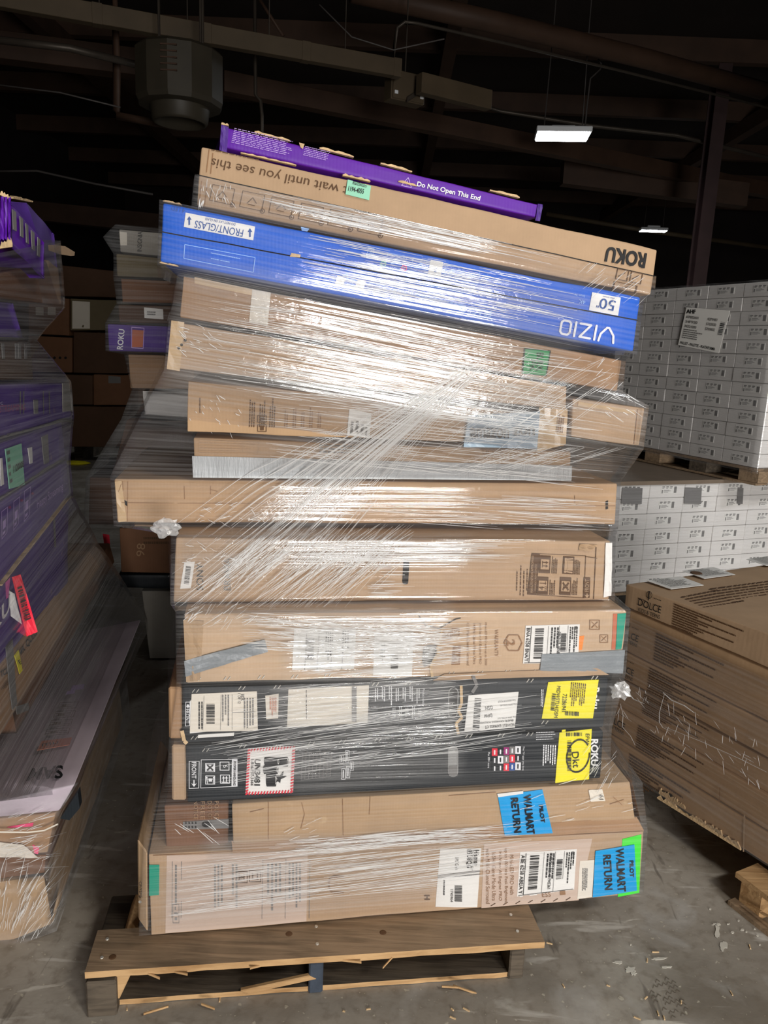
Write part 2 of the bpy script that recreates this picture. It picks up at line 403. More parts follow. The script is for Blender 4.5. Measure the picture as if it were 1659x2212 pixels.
def sheet(f, quad, name, mat, off=0.0016, nx=6, ny=4, parent=None, label=None, thick=0.0014, lift=0.0, kind=None):
    """a label, strip of tape or flap: a thin slab that follows the board under it"""
    th = parent or f.th
    V, Fc = [], []
    for j in range(ny + 1):
        for i in range(nx + 1):
            x, y = i / nx, 1 - j / ny
            k = lift * noise.noise(V3((quad[0][0] * 0.1 + x * 3, y * 3, 1.7)))
            V.append(f.place(*bil(quad, x, y), off + abs(k)))
    w = nx + 1
    for j in range(ny):
        for i in range(nx):
            Fc.append([j * w + i, (j + 1) * w + i, (j + 1) * w + i + 1, j * w + i + 1])
    ring = [i for i in range(w)] + [j * w + nx for j in range(1, ny + 1)] + [ny * w + i for i in range(nx - 1, -1, -1)] + [j * w for j in range(ny - 1, 0, -1)]
    k0 = len(V); V += [V[i] - f.n * thick for i in ring]
    for a in range(len(ring)):
        b = (a + 1) % len(ring)
        Fc.append([ring[a], ring[b], k0 + b, k0 + a])
    return mk(name, V, Fc, mat, th, smooth=False, label=label, kind=kind)

def prints(f, quad, polys, name, mat, off=0.0024, parent=None, label=None, kind=None):
    """flat ink: polygons given in the unit square of a pixel quad"""
    V, Fc = [], []
    for p in polys:
        k = len(V); V += [f.place(*bil(quad, x, y), off) for x, y in p]; Fc.append(list(range(k, k + len(p))))
    return mk(name, V, Fc, mat, parent or f.th, label=label, kind=kind)
def rc(x0, y0, x1, y1): return [(x0, y0), (x1, y0), (x1, y1), (x0, y1)]
def frame_(x0, y0, x1, y1, tx, ty):
    return [rc(x0, y0, x1, y0 + ty), rc(x0, y1 - ty, x1, y1), rc(x0, y0 + ty, x0 + tx, y1 - ty), rc(x1 - tx, y0 + ty, x1, y1 - ty)]
def bars(n=24, seed=1):
    g = random.Random(seed); x, out = 0.0, []
    ws = [g.choice((1, 1, 2, 3)) for _ in range(2 * n)]; tot = sum(ws)
    for i, w in enumerate(ws):
        if i % 2 == 0: out.append(rc(x / tot, 0, (x + w) / tot, 1))
        x += w
    return out
def words(rows, seed=1, fill=0.5, lo=0.6):
    """lines too small to read: rows of word-long dashes"""
    g = random.Random(seed); out = []
    for j in range(rows):
        y1 = 1 - j / rows; y0 = y1 - fill / rows; x = 0.0; end = g.uniform(lo, 1.0)
        while x < end:
            w = g.uniform(0.03, 0.12); out.append(rc(x, y0, min(x + w, end), y1)); x += w + 0.018
    return out
def circle(cx, cy, r, n=16, ry=None):
    return [(cx + r * math.cos(2 * math.pi * k / n), cy + (ry or r) * math.sin(2 * math.pi * k / n)) for k in range(n)]
def ringp(cx, cy, r, t, n=18, ry=None, a0=0.0, a1=1.0):
    ry = ry or r; out = []
    for k in range(n):
        a, b = 2 * math.pi * (a0 + (a1 - a0) * k / n), 2 * math.pi * (a0 + (a1 - a0) * (k + 1) / n)
        out.append([(cx + r * math.cos(a), cy + ry * math.sin(a)), (cx + r * math.cos(b), cy + ry * math.sin(b)),
                    (cx + (r - t) * math.cos(b), cy + (ry - t * ry / r) * math.sin(b)), (cx + (r - t) * math.cos(a), cy + (ry - t * ry / r) * math.sin(a))])
    return out
def seg(x0, y0, x1, y1, t):
    d = math.hypot(x1 - x0, y1 - y0) or 1; nx, ny = -(y1 - y0) / d * t / 2, (x1 - x0) / d * t / 2
    return [(x0 + nx, y0 + ny), (x1 + nx, y1 + ny), (x1 - nx, y1 - ny), (x0 - nx, y0 - ny)]

TXT = {}
def tmesh(s, bold):
    if (s, bold) not in TXT:
        cu = bpy.data.curves.new('t', 'FONT'); cu.body = s; cu.resolution_u = 3; cu.offset = bold
        o = bpy.data.objects.new('t', cu); me = bpy.data.meshes.new_from_object(o)
        v = [(x.co.x, x.co.y) for x in me.vertices]; p = [list(q.vertices) for q in me.polygons]
        bpy.data.objects.remove(o); bpy.data.curves.remove(cu); bpy.data.meshes.remove(me)
        x0, x1 = min(a for a, _ in v), max(a for a, _ in v); y0, y1 = min(b for _, b in v), max(b for _, b in v)
        TXT[(s, bold)] = ([((a - x0) / (x1 - x0), (b - y0) / (y1 - y0)) for a, b in v], p, (x1 - x0) / (y1 - y0))
    return TXT[(s, bold)]
def text(f, s, cx, cy, h, ang, mat, w=None, bold=0.0, off=0.0026, parent=None, name='lettering', quad=None):
    v, p, asp = tmesh(s, bold)
    q = quad or rot(cx, cy, w or h * asp, h, ang)
    return mk(name, [f.place(*bil(q, x, y), off) for x, y in v], p, mat, parent or f.th)
# ------------------------------------------------------------------ the hall
def struct(name, g, mat):
    return mk(name, g[0], g[1], mat, kind='structure')
def slab(x0, x1, y0, y1, z0, z1):
    return boxgeo(V3((x0, y0, z0)), V3((x1 - x0, 0, 0)), V3((0, y1 - y0, 0)), V3((0, 0, z1 - z0)))
XL, XR, YF, YB, ZC = -9.0, 16.0, -5.6, 27.0, 6.6
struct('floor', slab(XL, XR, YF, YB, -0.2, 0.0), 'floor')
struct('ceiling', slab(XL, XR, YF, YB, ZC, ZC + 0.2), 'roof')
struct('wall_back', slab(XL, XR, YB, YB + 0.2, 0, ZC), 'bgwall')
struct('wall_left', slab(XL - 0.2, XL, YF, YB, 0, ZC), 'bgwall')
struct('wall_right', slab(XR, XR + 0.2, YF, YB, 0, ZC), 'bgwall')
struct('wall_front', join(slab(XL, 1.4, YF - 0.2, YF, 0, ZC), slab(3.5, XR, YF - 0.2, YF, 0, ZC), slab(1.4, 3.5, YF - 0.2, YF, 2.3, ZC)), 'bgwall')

def zbar(p, q, z, w, h):
    """horizontal bar at height z under two picture points, w wide and h deep"""
    a, b = zhit(*p, z), zhit(*q, z); d = (b - a).normalized(); s = V3((-d.y, d.x, 0)) * w
    return boxgeo(a - s / 2 - V3((0, 0, h / 2)), b - a, s, V3((0, 0, h)), 0.004)
def zpipe(pts, z, r, n=8): return tube([zhit(*p, z) for p in pts], r, n)
# roof purlins running across the hall: each a beam of its own
for i, y in enumerate((4.5, 7.5, 10.5, 13.5, 16.5, 19.5, 22.5, 25.5)):
    struct('beam', boxgeo(V3((XL, y, ZC - 0.34)), V3((XR - XL, 0, 0)), V3((0, 0.16, 0)), V3((0, 0, 0.34))), 'beam')
for x in (-5.5, 0.6, 6.7, 12.8):
    struct('beam', boxgeo(V3((x, YF, ZC - 0.62)), V3((0.2, 0, 0)), V3((0, YB - YF, 0)), V3((0, 0, 0.28))), 'beam')
# the column behind the white cartons, with a paler flange edge
a = yhit(1508, 640, 12.5)
col = thing('column', 'maroon steel column rising behind the tall white carton pallet', 'column', (a.x, 12.5, 0)); col['kind'] = 'structure'; del col['category']; del col['label']
for dx, w, dy in ((-0.1, 0.2, 0.0), (-0.1, 0.2, 0.26)):
    g = boxgeo(V3((a.x + dx, 12.5 + dy, 0)), V3((w, 0, 0)), V3((0, 0.02, 0)), V3((0, 0, 5.9))); mk('flange', g[0], g[1], 'column', col)
g = boxgeo(V3((a.x - 0.01, 12.52, 0)), V3((0.02, 0, 0)), V3((0, 0.24, 0)), V3((0, 0, 5.9))); mk('web', g[0], g[1], 'column', col)

def tagged(name, g, mat, label, cat, group=None, smooth=False):
    return mk(name, g[0], g[1], mat, tag=(label, cat) + ((group,) if group else ()), smooth=smooth)
# cable trunking with its junction box and the conduit that drops into it
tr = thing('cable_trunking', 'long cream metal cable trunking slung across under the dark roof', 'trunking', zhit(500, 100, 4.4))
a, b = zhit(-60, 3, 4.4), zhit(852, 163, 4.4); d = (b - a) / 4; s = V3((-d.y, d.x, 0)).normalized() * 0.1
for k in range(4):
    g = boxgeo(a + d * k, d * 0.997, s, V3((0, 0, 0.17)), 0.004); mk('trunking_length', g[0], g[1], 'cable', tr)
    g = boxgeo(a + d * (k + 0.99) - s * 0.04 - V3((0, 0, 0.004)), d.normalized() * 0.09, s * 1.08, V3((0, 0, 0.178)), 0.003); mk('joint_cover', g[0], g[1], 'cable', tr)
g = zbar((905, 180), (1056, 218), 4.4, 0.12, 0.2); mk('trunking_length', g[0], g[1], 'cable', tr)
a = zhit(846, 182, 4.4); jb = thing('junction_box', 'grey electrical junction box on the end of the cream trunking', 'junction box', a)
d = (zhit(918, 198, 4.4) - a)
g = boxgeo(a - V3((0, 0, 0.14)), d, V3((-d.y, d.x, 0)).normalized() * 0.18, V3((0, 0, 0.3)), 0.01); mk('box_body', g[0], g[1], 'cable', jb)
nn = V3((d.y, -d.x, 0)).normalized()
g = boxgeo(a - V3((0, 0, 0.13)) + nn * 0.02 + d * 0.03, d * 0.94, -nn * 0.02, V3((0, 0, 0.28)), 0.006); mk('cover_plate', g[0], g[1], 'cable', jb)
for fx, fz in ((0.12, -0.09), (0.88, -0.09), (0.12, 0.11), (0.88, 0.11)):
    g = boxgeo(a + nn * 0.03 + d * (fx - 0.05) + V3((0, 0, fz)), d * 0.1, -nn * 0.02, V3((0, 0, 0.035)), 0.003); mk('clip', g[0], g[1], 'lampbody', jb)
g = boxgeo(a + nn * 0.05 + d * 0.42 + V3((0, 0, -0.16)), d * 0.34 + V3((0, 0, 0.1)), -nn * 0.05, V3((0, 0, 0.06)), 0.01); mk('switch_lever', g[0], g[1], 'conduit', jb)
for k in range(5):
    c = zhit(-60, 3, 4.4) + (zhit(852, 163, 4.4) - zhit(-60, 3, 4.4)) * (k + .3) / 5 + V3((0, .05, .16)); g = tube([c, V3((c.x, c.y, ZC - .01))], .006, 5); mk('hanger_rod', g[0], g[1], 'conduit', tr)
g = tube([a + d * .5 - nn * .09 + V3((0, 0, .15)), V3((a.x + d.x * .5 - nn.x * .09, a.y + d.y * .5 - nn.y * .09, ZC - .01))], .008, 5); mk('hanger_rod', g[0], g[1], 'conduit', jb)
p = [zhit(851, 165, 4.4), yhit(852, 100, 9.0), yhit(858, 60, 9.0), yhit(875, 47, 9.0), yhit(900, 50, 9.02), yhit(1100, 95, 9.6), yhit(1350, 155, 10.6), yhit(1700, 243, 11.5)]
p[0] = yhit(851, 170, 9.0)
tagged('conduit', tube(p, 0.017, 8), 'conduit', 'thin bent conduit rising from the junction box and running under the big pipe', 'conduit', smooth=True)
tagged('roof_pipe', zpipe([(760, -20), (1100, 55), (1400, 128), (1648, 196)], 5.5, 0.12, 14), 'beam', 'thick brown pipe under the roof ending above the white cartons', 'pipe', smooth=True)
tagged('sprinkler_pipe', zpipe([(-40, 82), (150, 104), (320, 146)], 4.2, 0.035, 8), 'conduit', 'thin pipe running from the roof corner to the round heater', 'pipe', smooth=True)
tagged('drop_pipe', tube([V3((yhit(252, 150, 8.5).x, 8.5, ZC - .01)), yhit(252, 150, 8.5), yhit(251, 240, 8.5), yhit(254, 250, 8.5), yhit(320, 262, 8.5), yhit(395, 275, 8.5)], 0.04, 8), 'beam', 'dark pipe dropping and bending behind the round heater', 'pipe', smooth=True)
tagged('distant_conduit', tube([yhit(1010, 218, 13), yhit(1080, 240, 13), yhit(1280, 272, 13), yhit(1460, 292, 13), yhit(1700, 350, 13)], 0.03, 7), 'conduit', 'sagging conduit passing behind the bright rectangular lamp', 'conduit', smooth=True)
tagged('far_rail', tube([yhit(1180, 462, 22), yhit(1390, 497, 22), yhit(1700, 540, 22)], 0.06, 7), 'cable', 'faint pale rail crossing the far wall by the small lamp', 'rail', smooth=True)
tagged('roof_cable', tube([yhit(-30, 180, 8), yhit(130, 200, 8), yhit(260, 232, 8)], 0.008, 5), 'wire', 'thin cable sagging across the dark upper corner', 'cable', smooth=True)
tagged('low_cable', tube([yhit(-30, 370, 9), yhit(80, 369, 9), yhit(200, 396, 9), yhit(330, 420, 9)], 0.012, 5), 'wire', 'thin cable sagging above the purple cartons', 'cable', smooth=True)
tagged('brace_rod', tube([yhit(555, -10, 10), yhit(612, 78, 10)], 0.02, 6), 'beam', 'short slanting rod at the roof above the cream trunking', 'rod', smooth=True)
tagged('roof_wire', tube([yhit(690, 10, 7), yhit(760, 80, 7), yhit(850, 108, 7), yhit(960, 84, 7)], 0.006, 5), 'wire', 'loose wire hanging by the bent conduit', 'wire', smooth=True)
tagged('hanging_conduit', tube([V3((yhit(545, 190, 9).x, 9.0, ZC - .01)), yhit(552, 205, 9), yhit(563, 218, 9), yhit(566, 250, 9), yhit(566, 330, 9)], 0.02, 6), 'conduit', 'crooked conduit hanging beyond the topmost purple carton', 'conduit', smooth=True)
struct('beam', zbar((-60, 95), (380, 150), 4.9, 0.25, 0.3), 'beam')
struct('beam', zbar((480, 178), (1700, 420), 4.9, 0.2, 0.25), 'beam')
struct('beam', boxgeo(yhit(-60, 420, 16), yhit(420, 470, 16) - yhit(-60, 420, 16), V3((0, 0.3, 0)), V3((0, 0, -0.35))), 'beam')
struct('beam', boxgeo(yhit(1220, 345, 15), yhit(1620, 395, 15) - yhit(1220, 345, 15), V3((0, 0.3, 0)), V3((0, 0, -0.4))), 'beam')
# the round unit heater
hc = yhit(388, 190, 7.6); ht = thing('unit_heater', 'round drum shaped heater hanging under the dark roof', 'heater', hc - V3((0, 0, 0.35)))
def lathe(c, prof, n=40):
    V, Fc = [], []
    for r, z in prof:
        for k in range(n): V.append(c + V3((r * math.cos(2 * math.pi * k / n), r * math.sin(2 * math.pi * k / n), z)))
    for i in range(len(prof) - 1):
        for k in range(n): Fc.append([i * n + k, i * n + (k + 1) % n, (i + 1) * n + (k + 1) % n, (i + 1) * n + k])
    return V, Fc
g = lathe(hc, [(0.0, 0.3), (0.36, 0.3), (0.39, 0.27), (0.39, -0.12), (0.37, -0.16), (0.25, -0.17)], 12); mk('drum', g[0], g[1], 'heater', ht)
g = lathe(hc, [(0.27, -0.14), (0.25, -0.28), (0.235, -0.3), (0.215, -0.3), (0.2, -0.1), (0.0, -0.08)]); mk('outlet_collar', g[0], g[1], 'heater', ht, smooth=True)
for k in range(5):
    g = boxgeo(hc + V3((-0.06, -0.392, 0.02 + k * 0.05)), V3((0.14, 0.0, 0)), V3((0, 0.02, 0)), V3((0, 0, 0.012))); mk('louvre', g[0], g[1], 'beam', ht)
for px in (335, 446, 452):
    top = yhit(px, 0, 7.6); g = tube([V3((hc.x + (px - 388) / 300, 7.6, hc.z + 0.28)), V3((hc.x + (px - 388) / 300, 7.6, ZC - 0.05))], 0.012, 6); mk('hanger_rod', g[0], g[1], 'conduit', ht)
# lamps
def lamp(name, label, c, w, d, yaw):
    t = thing(name, label, 'lamp', c); u = V3((math.cos(R(yaw)), math.sin(R(yaw)), 0)); v = V3((-u.y, u.x, 0))
    g = boxgeo(c - u * w / 2 - v * d / 2 + V3((0, 0, 0.0)), u * w, v * d, V3((0, 0, 0.07)), 0.01); mk('housing', g[0], g[1], 'lampbody', t)
    g = boxgeo(c - u * w * 0.47 - v * d * 0.46 - V3((0, 0, 0.012)), u * w * 0.94, v * d * 0.92, V3((0, 0, 0.014))); mk('diffuser', g[0], g[1], 'lamp', t)
    for k in (-0.35, 0.35):
        g = tube([c + u * w * k + V3((0, 0, 0.06)), c + u * w * k * 0.9 + V3((0, 0, 1.4)), V3((c.x + u.x * w * k * .9, c.y + u.y * w * k * .9, ZC - 0.03))], 0.008, 5); mk('hanger_wire', g[0], g[1], 'wire', t)
    g = boxgeo(c - u * 0.16 - v * 0.05 + V3((0, 0, 0.07)), u * 0.32, v * 0.1, V3((0, 0, 0.06)), 0.01); mk('driver_box', g[0], g[1], 'lampbody', t)
    return t
c1 = yhit(1215, 294, 11.5)
l1 = lamp('high_bay_lamp', 'bright rectangular lamp hanging over the white carton pallets', c1, 0.74, 0.5, -6)
g = tube([c1 + V3((0.3, 0, 0.1)), yhit(1268, 230, 11.5), yhit(1275, 170, 11.5), yhit(1297, 150, 11.5), yhit(1300, 138, 11.5), yhit(1292, 128, 11.5)], 0.012, 6); mk('power_cord', g[0], g[1], 'wire', l1, smooth=True)
c2 = yhit(1411, 499, 21.0); lamp('high_bay_lamp', 'small distant lamp shining above the far wall near the column', c2, 0.68, 0.3, -4)
for i, (c, w) in enumerate(((c1, 60), (c2, 50))):
    area('lamp_light', c - V3((0, 0, 0.03)), c - V3((0, 0, 2)), 0.7, 0.4, w, (0.93, 0.97, 1.0))

# stains and splashes on the floor
fl = bpy.data.objects['floor']
def blob(px, py, w, h, seed, name='paint_stain', mat='splat'):
    g = random.Random(seed); n = 16; c = zhit(px, py, 0.0)
    vs = []
    for k in range(n):
        q = 2 * math.pi * k / n; r = g.uniform(0.45, 1.0)
        p = zhit(px + w / 2 * r * math.cos(q), py + h / 2 * r * math.sin(q), 0.0); vs.append(p + V3((0, 0, 0.001)))
    top = [v + V3((0, 0, 0.0012)) for v in vs]
    mk(name, vs + top, [list(range(n, 2 * n))[::-1]] + [[k, (k + 1) % n, n + (k + 1) % n, n + k] for k in range(n)], mat, fl)
for a in ((1549, 2012, 14, 44, 1), (1562, 2044, 20, 28, 2), (1548, 1998, 26, 7, 3), (1573, 1997, 8, 4, 4), (1582, 2015, 9, 6, 5), (1603, 2010, 10, 6, 6), (1612, 2014, 7, 5, 7), (1630, 2008, 6, 4, 8), (1641, 2042, 6, 4, 9), (1595, 1990, 7, 4, 10), (1636, 2022, 7, 4, 11),
          (1534, 1965, 6, 6, 12), (1334, 2080, 26, 9, 13), (1362, 2096, 30, 18, 14), (1369, 2104, 14, 12, 15), (1422, 2072, 40, 8, 16), (1438, 2090, 30, 6, 17), (1362, 2042, 5, 4, 18)): blob(*a)
FLF = Face((0, 0, 0), (0, 0, 1), None, fl); zz = []
for k in range(9):
    for j in range(6):
        x = j / 6; y = k / 9
        if math.hypot(x - .45, y - .45) > .52 or rnd.random() < .25: continue
        zz += [seg(x, y, x + .08, y + .07, .022), seg(x + .08, y + .07, x + .16, y, .022)]
prints(FLF, [(1392, 2118), (1452, 2104), (1492, 2190), (1428, 2206)], zz, 'shoe_print', 'tread', 0.0012)
chips = []
for i in range(46):
    px, py = rnd.uniform(240, 1650), rnd.uniform(2030, 2205)
    if px < 1180 and py < 2150: continue
    c = zhit(px, py, 0.0); a = rnd.uniform(0, 3.14); L = rnd.uniform(0.004, 0.02)
    g = boxgeo(c, V3((math.cos(a) * L, math.sin(a) * L, 0)), V3((-math.sin(a) * 0.003, math.cos(a) * 0.003, 0)), V3((0, 0, 0.0025)))
    chips.append(g)
g = join(*chips); mk('wood_debris', g[0], g[1], 'raw', kind='stuff', tag=('small splinters and chips of wood scattered over the concrete floor', 'debris'))

# ------------------------------------------------------------------ the pallet under the middle stack
PY = 8.0; pu = V3((math.cos(R(PY)), math.sin(R(PY)), 0)); pv = V3((-pu.y, pu.x, 0)); pz = V3((0, 0, 1))
p0 = zhit(232, 2188, 0.0)
def pal(name, label, p0, pu, pv, length, depth, boards, mats, cat='pallet', zt=0.13, tilt=0):
    t = thing(name, label, cat, p0 + pu * length / 2 + pv * depth / 2)
    return t
pt = pal('wooden_pallet', 'weathered wooden pallet carrying the tall wrapped stack of television cartons', p0, pu, pv, 1.13, 1.02, None, None)
def rough_board(o, u, v, w, name, mat, parent, seed, n=28, amp=0.003, end=None):
    """a sawn board: front edge splintered a little"""
    V, Fc = [], []
    for i in range(n + 1):
        x = i / n; j = amp * noise.noise(V3((x * 22, seed * 3.1, 0))); k = amp * 0.8 * noise.noise(V3((x * 9, seed * 5.1, 4)))
        sag = 0
        V += [o + u * x - v.normalized() * j + w.normalized() * k, o + u * x + v, o + u * x + v + w, o + u * x + w - v.normalized() * j * 0.4]
    for i in range(n):
        for a in range(4):
            Fc.append([i * 4 + a, (i + 1) * 4 + a, (i + 1) * 4 + (a + 1) % 4, i * 4 + (a + 1) % 4])
    Fc += [[0, 1, 2, 3], [n * 4 + 3, n * 4 + 2, n * 4 + 1, n * 4]]
    o_ = mk(name, V, Fc, mat, parent)
    o_.data.materials.append(M['woodl'])
    for i, p in enumerate(o_.data.polygons):
        if i < 4 * n and i % 4 == 3: p.material_index = 1
    return o_
s0 = p0 - pu * 0.045
for k, (x, w, mt) in enumerate(((0.0, 0.07, 'woodg'), (0.53, 0.036, 'wblue'), (1.05, 0.04, 'woodg'))):
    yo = -0.012 if k == 0 else 0.012
    g = boxgeo(s0 + pu * x + pv * yo, pu * w, pv * (0.78 if k else 0.3), pz * (0.092 if k else 0.1), 0.004); mk('stringer', g[0], g[1], mt, pt)
g = boxgeo(s0 + pu * 0.072 + pv * 0.004 + pz * 0.03, pu * 0.03 + pz * 0.07, pv * 0.25, pz * 0.03 - pu * 0.03, 0.003); mk('splintered_block', g[0], g[1], 'woodl', pt)
dz = 0.112
for k, (y, d) in enumerate(((-0.012, 0.135), (0.21, 0.09), (0.35, 0.09), (0.49, 0.09), (0.64, 0.12))):
    rough_board(s0 + pu * (0.16 if k else 0.0) + pv * y + pz * dz, pu * (0.97 if k else 1.13), pv * d, pz * 0.018, 'deck_board', 'wood', pt, k + 1)
for k, y in enumerate((0.02, 0.33, 0.64)):
    rough_board(s0 + pu * 0.06 + pv * y + pz * 0.002, pu * 1.03, pv * 0.12, pz * 0.014, 'bottom_board', 'woodg', pt, k + 11)
g = boxgeo(s0 + pu * 0.075 + pv * 0.15 + pz * 0.012, pu * 0.97, pv * 0.016, pz * 0.098, 0.002); mk('inner_board', g[0], g[1], 'wood', pt)
for x in (0.03, 0.55, 1.07):
    for y in (0.03, 0.09):
        c = s0 + pu * x + pv * y + pz * (dz + 0.018); g = lathe(c, [(0.0, 0.002), (0.004, 0.002), (0.0045, 0.0)], 8); mk('nail_head', g[0], g[1], 'steel', pt)
for k in range(9):
    x = rnd.uniform(0.12, 0.95); top = rnd.random() < 0.6
    c = s0 + pu * x - pv * 0.012 + pz * ((dz + 0.0) if top else 0.014); L = rnd.uniform(0.02, 0.06)
    g = boxgeo(c, pu * L * rnd.choice((-1, 1)) - pv * 0.012 + pz * rnd.uniform(-0.02, 0.012), pv * 0.003, pz * 0.005); mk('splinter', g[0], g[1], 'woodl', pt)
g = boxgeo(s0 + pu * 0.38 + pv * 0.01 + pz * 0.014, pu * 0.17 + pz * 0.03, pv * 0.012, pz * 0.012 - pu * 0.02, 0.002); mk('splinter', g[0], g[1], 'woodl', pt)
for x, y in ((0.72, 0.055), (0.055, 0.03), (0.48, 0.07)):
    c = s0 + pu * x + pv * y + pz * (dz + 0.0182); g = lathe(c, [(0.0, 0.0008), (0.006, 0.0008), (0.009, 0.0)], 12); mk('knot', g[0], g[1], 'binkb', pt)
# ------------------------------------------------------------------ the tall stack of television cartons
MY = 10.0
MB = V3((-math.sin(R(MY)), math.cos(R(MY)), 0))
MP = vplane(zhit(322, 2028, 0.13), MY)
def back(d, skew=0.0): 
    u = V3((math.cos(R(MY)), math.sin(R(MY)), 0)); return MB * d - u * skew * d
def tv(name, label, quad, off, d, mat, **k):
    return carton(name, label, quad, MP.shift(off), back(d, k.pop('skew', 0.0)), mat, **k)

def staples(f, pts, s=1.0):
    for x, y in pts:
        for dx in (0, 9 * s):
            q = rot(x + dx, y, 9 * s, 1.7, -52)
            sheet(f, q, 'staple', 'steel', 0.003, 1, 1, thick=0.002)
def flapseam(f, a, b, w=2.2, name='flap_seam'):
    """the slit where two flaps meet: a dark recessed line under two raised flap lips"""
    n = 14; pts = [(lerp(a[0], b[0], i / n), lerp(a[1], b[1], i / n) + 1.6 * noise.noise(V3((i * 0.7, a[0], 0)))) for i in range(n + 1)]
    prints(f, [(0, 1), (1, 1), (1, 0), (0, 0)], [[(x0, y0 - w / 2), (x1, y1 - w / 2), (x1, y1 + w / 2), (x0, y0 + w / 2)] for (x0, y0), (x1, y1) in zip(pts, pts[1:])], name, 'void', 0.0012)
    for s in (-1, 1):
        q = [(a[0], a[1] + s * w * 0.5 - 3.2), (b[0], b[1] + s * w * 0.5 - 3.2), (b[0], b[1] + s * w * 0.5 + 3.2), (a[0], a[1] + s * w * 0.5 + 3.2)]
# unit square trick: prints() with this quad takes raw pixel coordinates
PX = [(0, 1), (1, 1), (1, 0), (0, 0)]
def pix(f, polys, name, mat, off=0.0024, **k): return prints(f, PX, polys, name, mat, off, **k)
def plines(f, pts, w, name, mat, off=0.0024, **k):
    return pix(f, [seg(*a, *b, w) for a, b in zip(pts, pts[1:])], name, mat, off, **k)

def torn(f, a, b, up, seed, n=9, mat='raw', name='torn_edge', d=0.012):
    """ragged strip of torn liner along an edge from pixel a to pixel b, standing up px above it"""
    g = random.Random(seed); V, Fc = [], []
    for i in range(n + 1):
        x, y = lerp(a[0], b[0], i / n), lerp(a[1], b[1], i / n); h = up * g.uniform(0.25, 1.0) * (0.3 if i in (0, n) else 1)
        V += [f.hit(x, y + 1) + f.n * 0.001, f.hit(x, y - h) + f.n * 0.002, f.hit(x, y - h) - f.n * d, f.hit(x, y + 1) - f.n * d]
    for i in range(n):
        for k in range(4): Fc.append([i * 4 + k, (i + 1) * 4 + k, (i + 1) * 4 + (k + 1) % 4, i * 4 + (k + 1) % 4])
    Fc += [[3, 2, 1, 0], [n * 4, n * 4 + 1, n * 4 + 2, n * 4 + 3]]
    mk(name, V, Fc, mat, f.th)

def shipping_label(f, quad, code, seed, top='', extra=()):
    lb = sheet(f, quad, 'shipping_label', 'paper', 0.0022)
    f2 = lambda: None
    prints(f, quad, [rc(0.02, 0.02, 0.98, 0.03), rc(0.1, 0.02, 0.11, 0.98), rc(0.42, 0.02, 0.425, 0.98), rc(0.62, 0.02, 0.625, 0.98), rc(0.78, 0.3, 0.785, 0.98)], 'ruled_lines', 'ink', 0.0042, lb)
    def sub(x0, y0, x1, y1): return [bil(quad, x0, y1), bil(quad, x1, y1), bil(quad, x1, y0), bil(quad, x0, y0)]
    def vert_(x0, y0, x1, y1): return [bil(quad, x1, y1), bil(quad, x1, y0), bil(quad, x0, y0), bil(quad, x0, y1)]
    if code: text(f, code, 0, 0, 1, 0, 'ink', bold=0.01, off=0.0042, parent=lb, quad=vert_(0.02, 0.06, 0.09, 0.94))
    prints(f, vert_(0.18, 0.12, 0.34, 0.92), bars(26, seed), 'barcode', 'ink', 0.0042, lb)
    prints(f, vert_(0.66, 0.3, 0.76, 0.78), bars(18, seed + 1), 'barcode', 'ink', 0.0042, lb)
    prints(f, vert_(0.45, 0.08, 0.61, 0.94), words(3, seed + 2, 0.5, 0.6), 'fine_print', 'ink', 0.0042, lb)
    prints(f, vert_(0.8, 0.05, 0.96, 0.94), words(4, seed + 3, 0.5, 0.3), 'fine_print', 'ink', 0.0042, lb)
    for s, x, y0, y1 in extra:
        text(f, s, 0, 0, 1, 0, 'ink', off=0.0042, parent=lb, bold=0.008, quad=vert_(x, y0, x + 0.055, y1))
    return lb

# ---- bottom carton
B1 = tv('television_carton', 'long tan television carton lying at the bottom of the tall stack, on the pallet', [(316, 1845), (1394, 1792), (1386, 1934), (322, 2027)], 0.0, 0.75, 'tan', n=(30, 7, 6), amp=0.006)
sheet(B1, [(360, 1850), (665, 1838), (662, 1992), (357, 2018)], 'printed_panel', 'lilac', 0.0012, 10, 5)
sheet(B1, [(1046, 1824), (1280, 1812), (1250, 1945), (1040, 1962)], 'printed_panel', 'lilac', 0.0012, 10, 5)
sheet(B1, [(322, 1870), (344, 1870), (343, 1935), (322, 1937)], 'tape_strip', 'teal', 0.002, 2, 4)
for k, x in enumerate((372, 392)): plines(B1, [(x, 1862), (x - 1, 1985)], 1.3, 'printed_line', 'gink')
for k, (x, w) in enumerate(((378, 8), (470, 22), (505, 16), (590, 34), (635, 30))):
    prints(B1, rot(x, 1925 - (x - 370) * 0.02, 110, w, 90), words(max(1, w // 7), 40 + k), 'fine_print', 'gink')
for x0 in (568, 618, 670): plines(B1, [(x0, 1856), (x0 - 2, 1985)], 1.0, 'printed_line', 'gink')
for x, y in ((522, 1895), (551, 1893)):
    prints(B1, rot(x, y, 26, 26, 0), frame_(0, 0, 1, 1, 0.07, 0.07) + [seg(0.3, 0.2, 0.3, 0.8, .09), seg(0.7, 0.2, 0.7, 0.8, .09), seg(.2, .25, .8, .25, .08)], 'icon', 'binkb')
text(B1, '4', 522, 1895, 11, 90, 'binkb')
text(B1, 'U', 726, 1912, 34, 90, 'inkf', w=40, bold=-0.015)
prints(B1, rot(380, 1975, 42, 14, 90), frame_(0, 0, 1, 1, 0.03, 0.08) + [rc(.15, .3, .3, .5), rc(.45, .2, .55, .8), rc(.7, .3, .85, .7)], 'icon', 'gink')
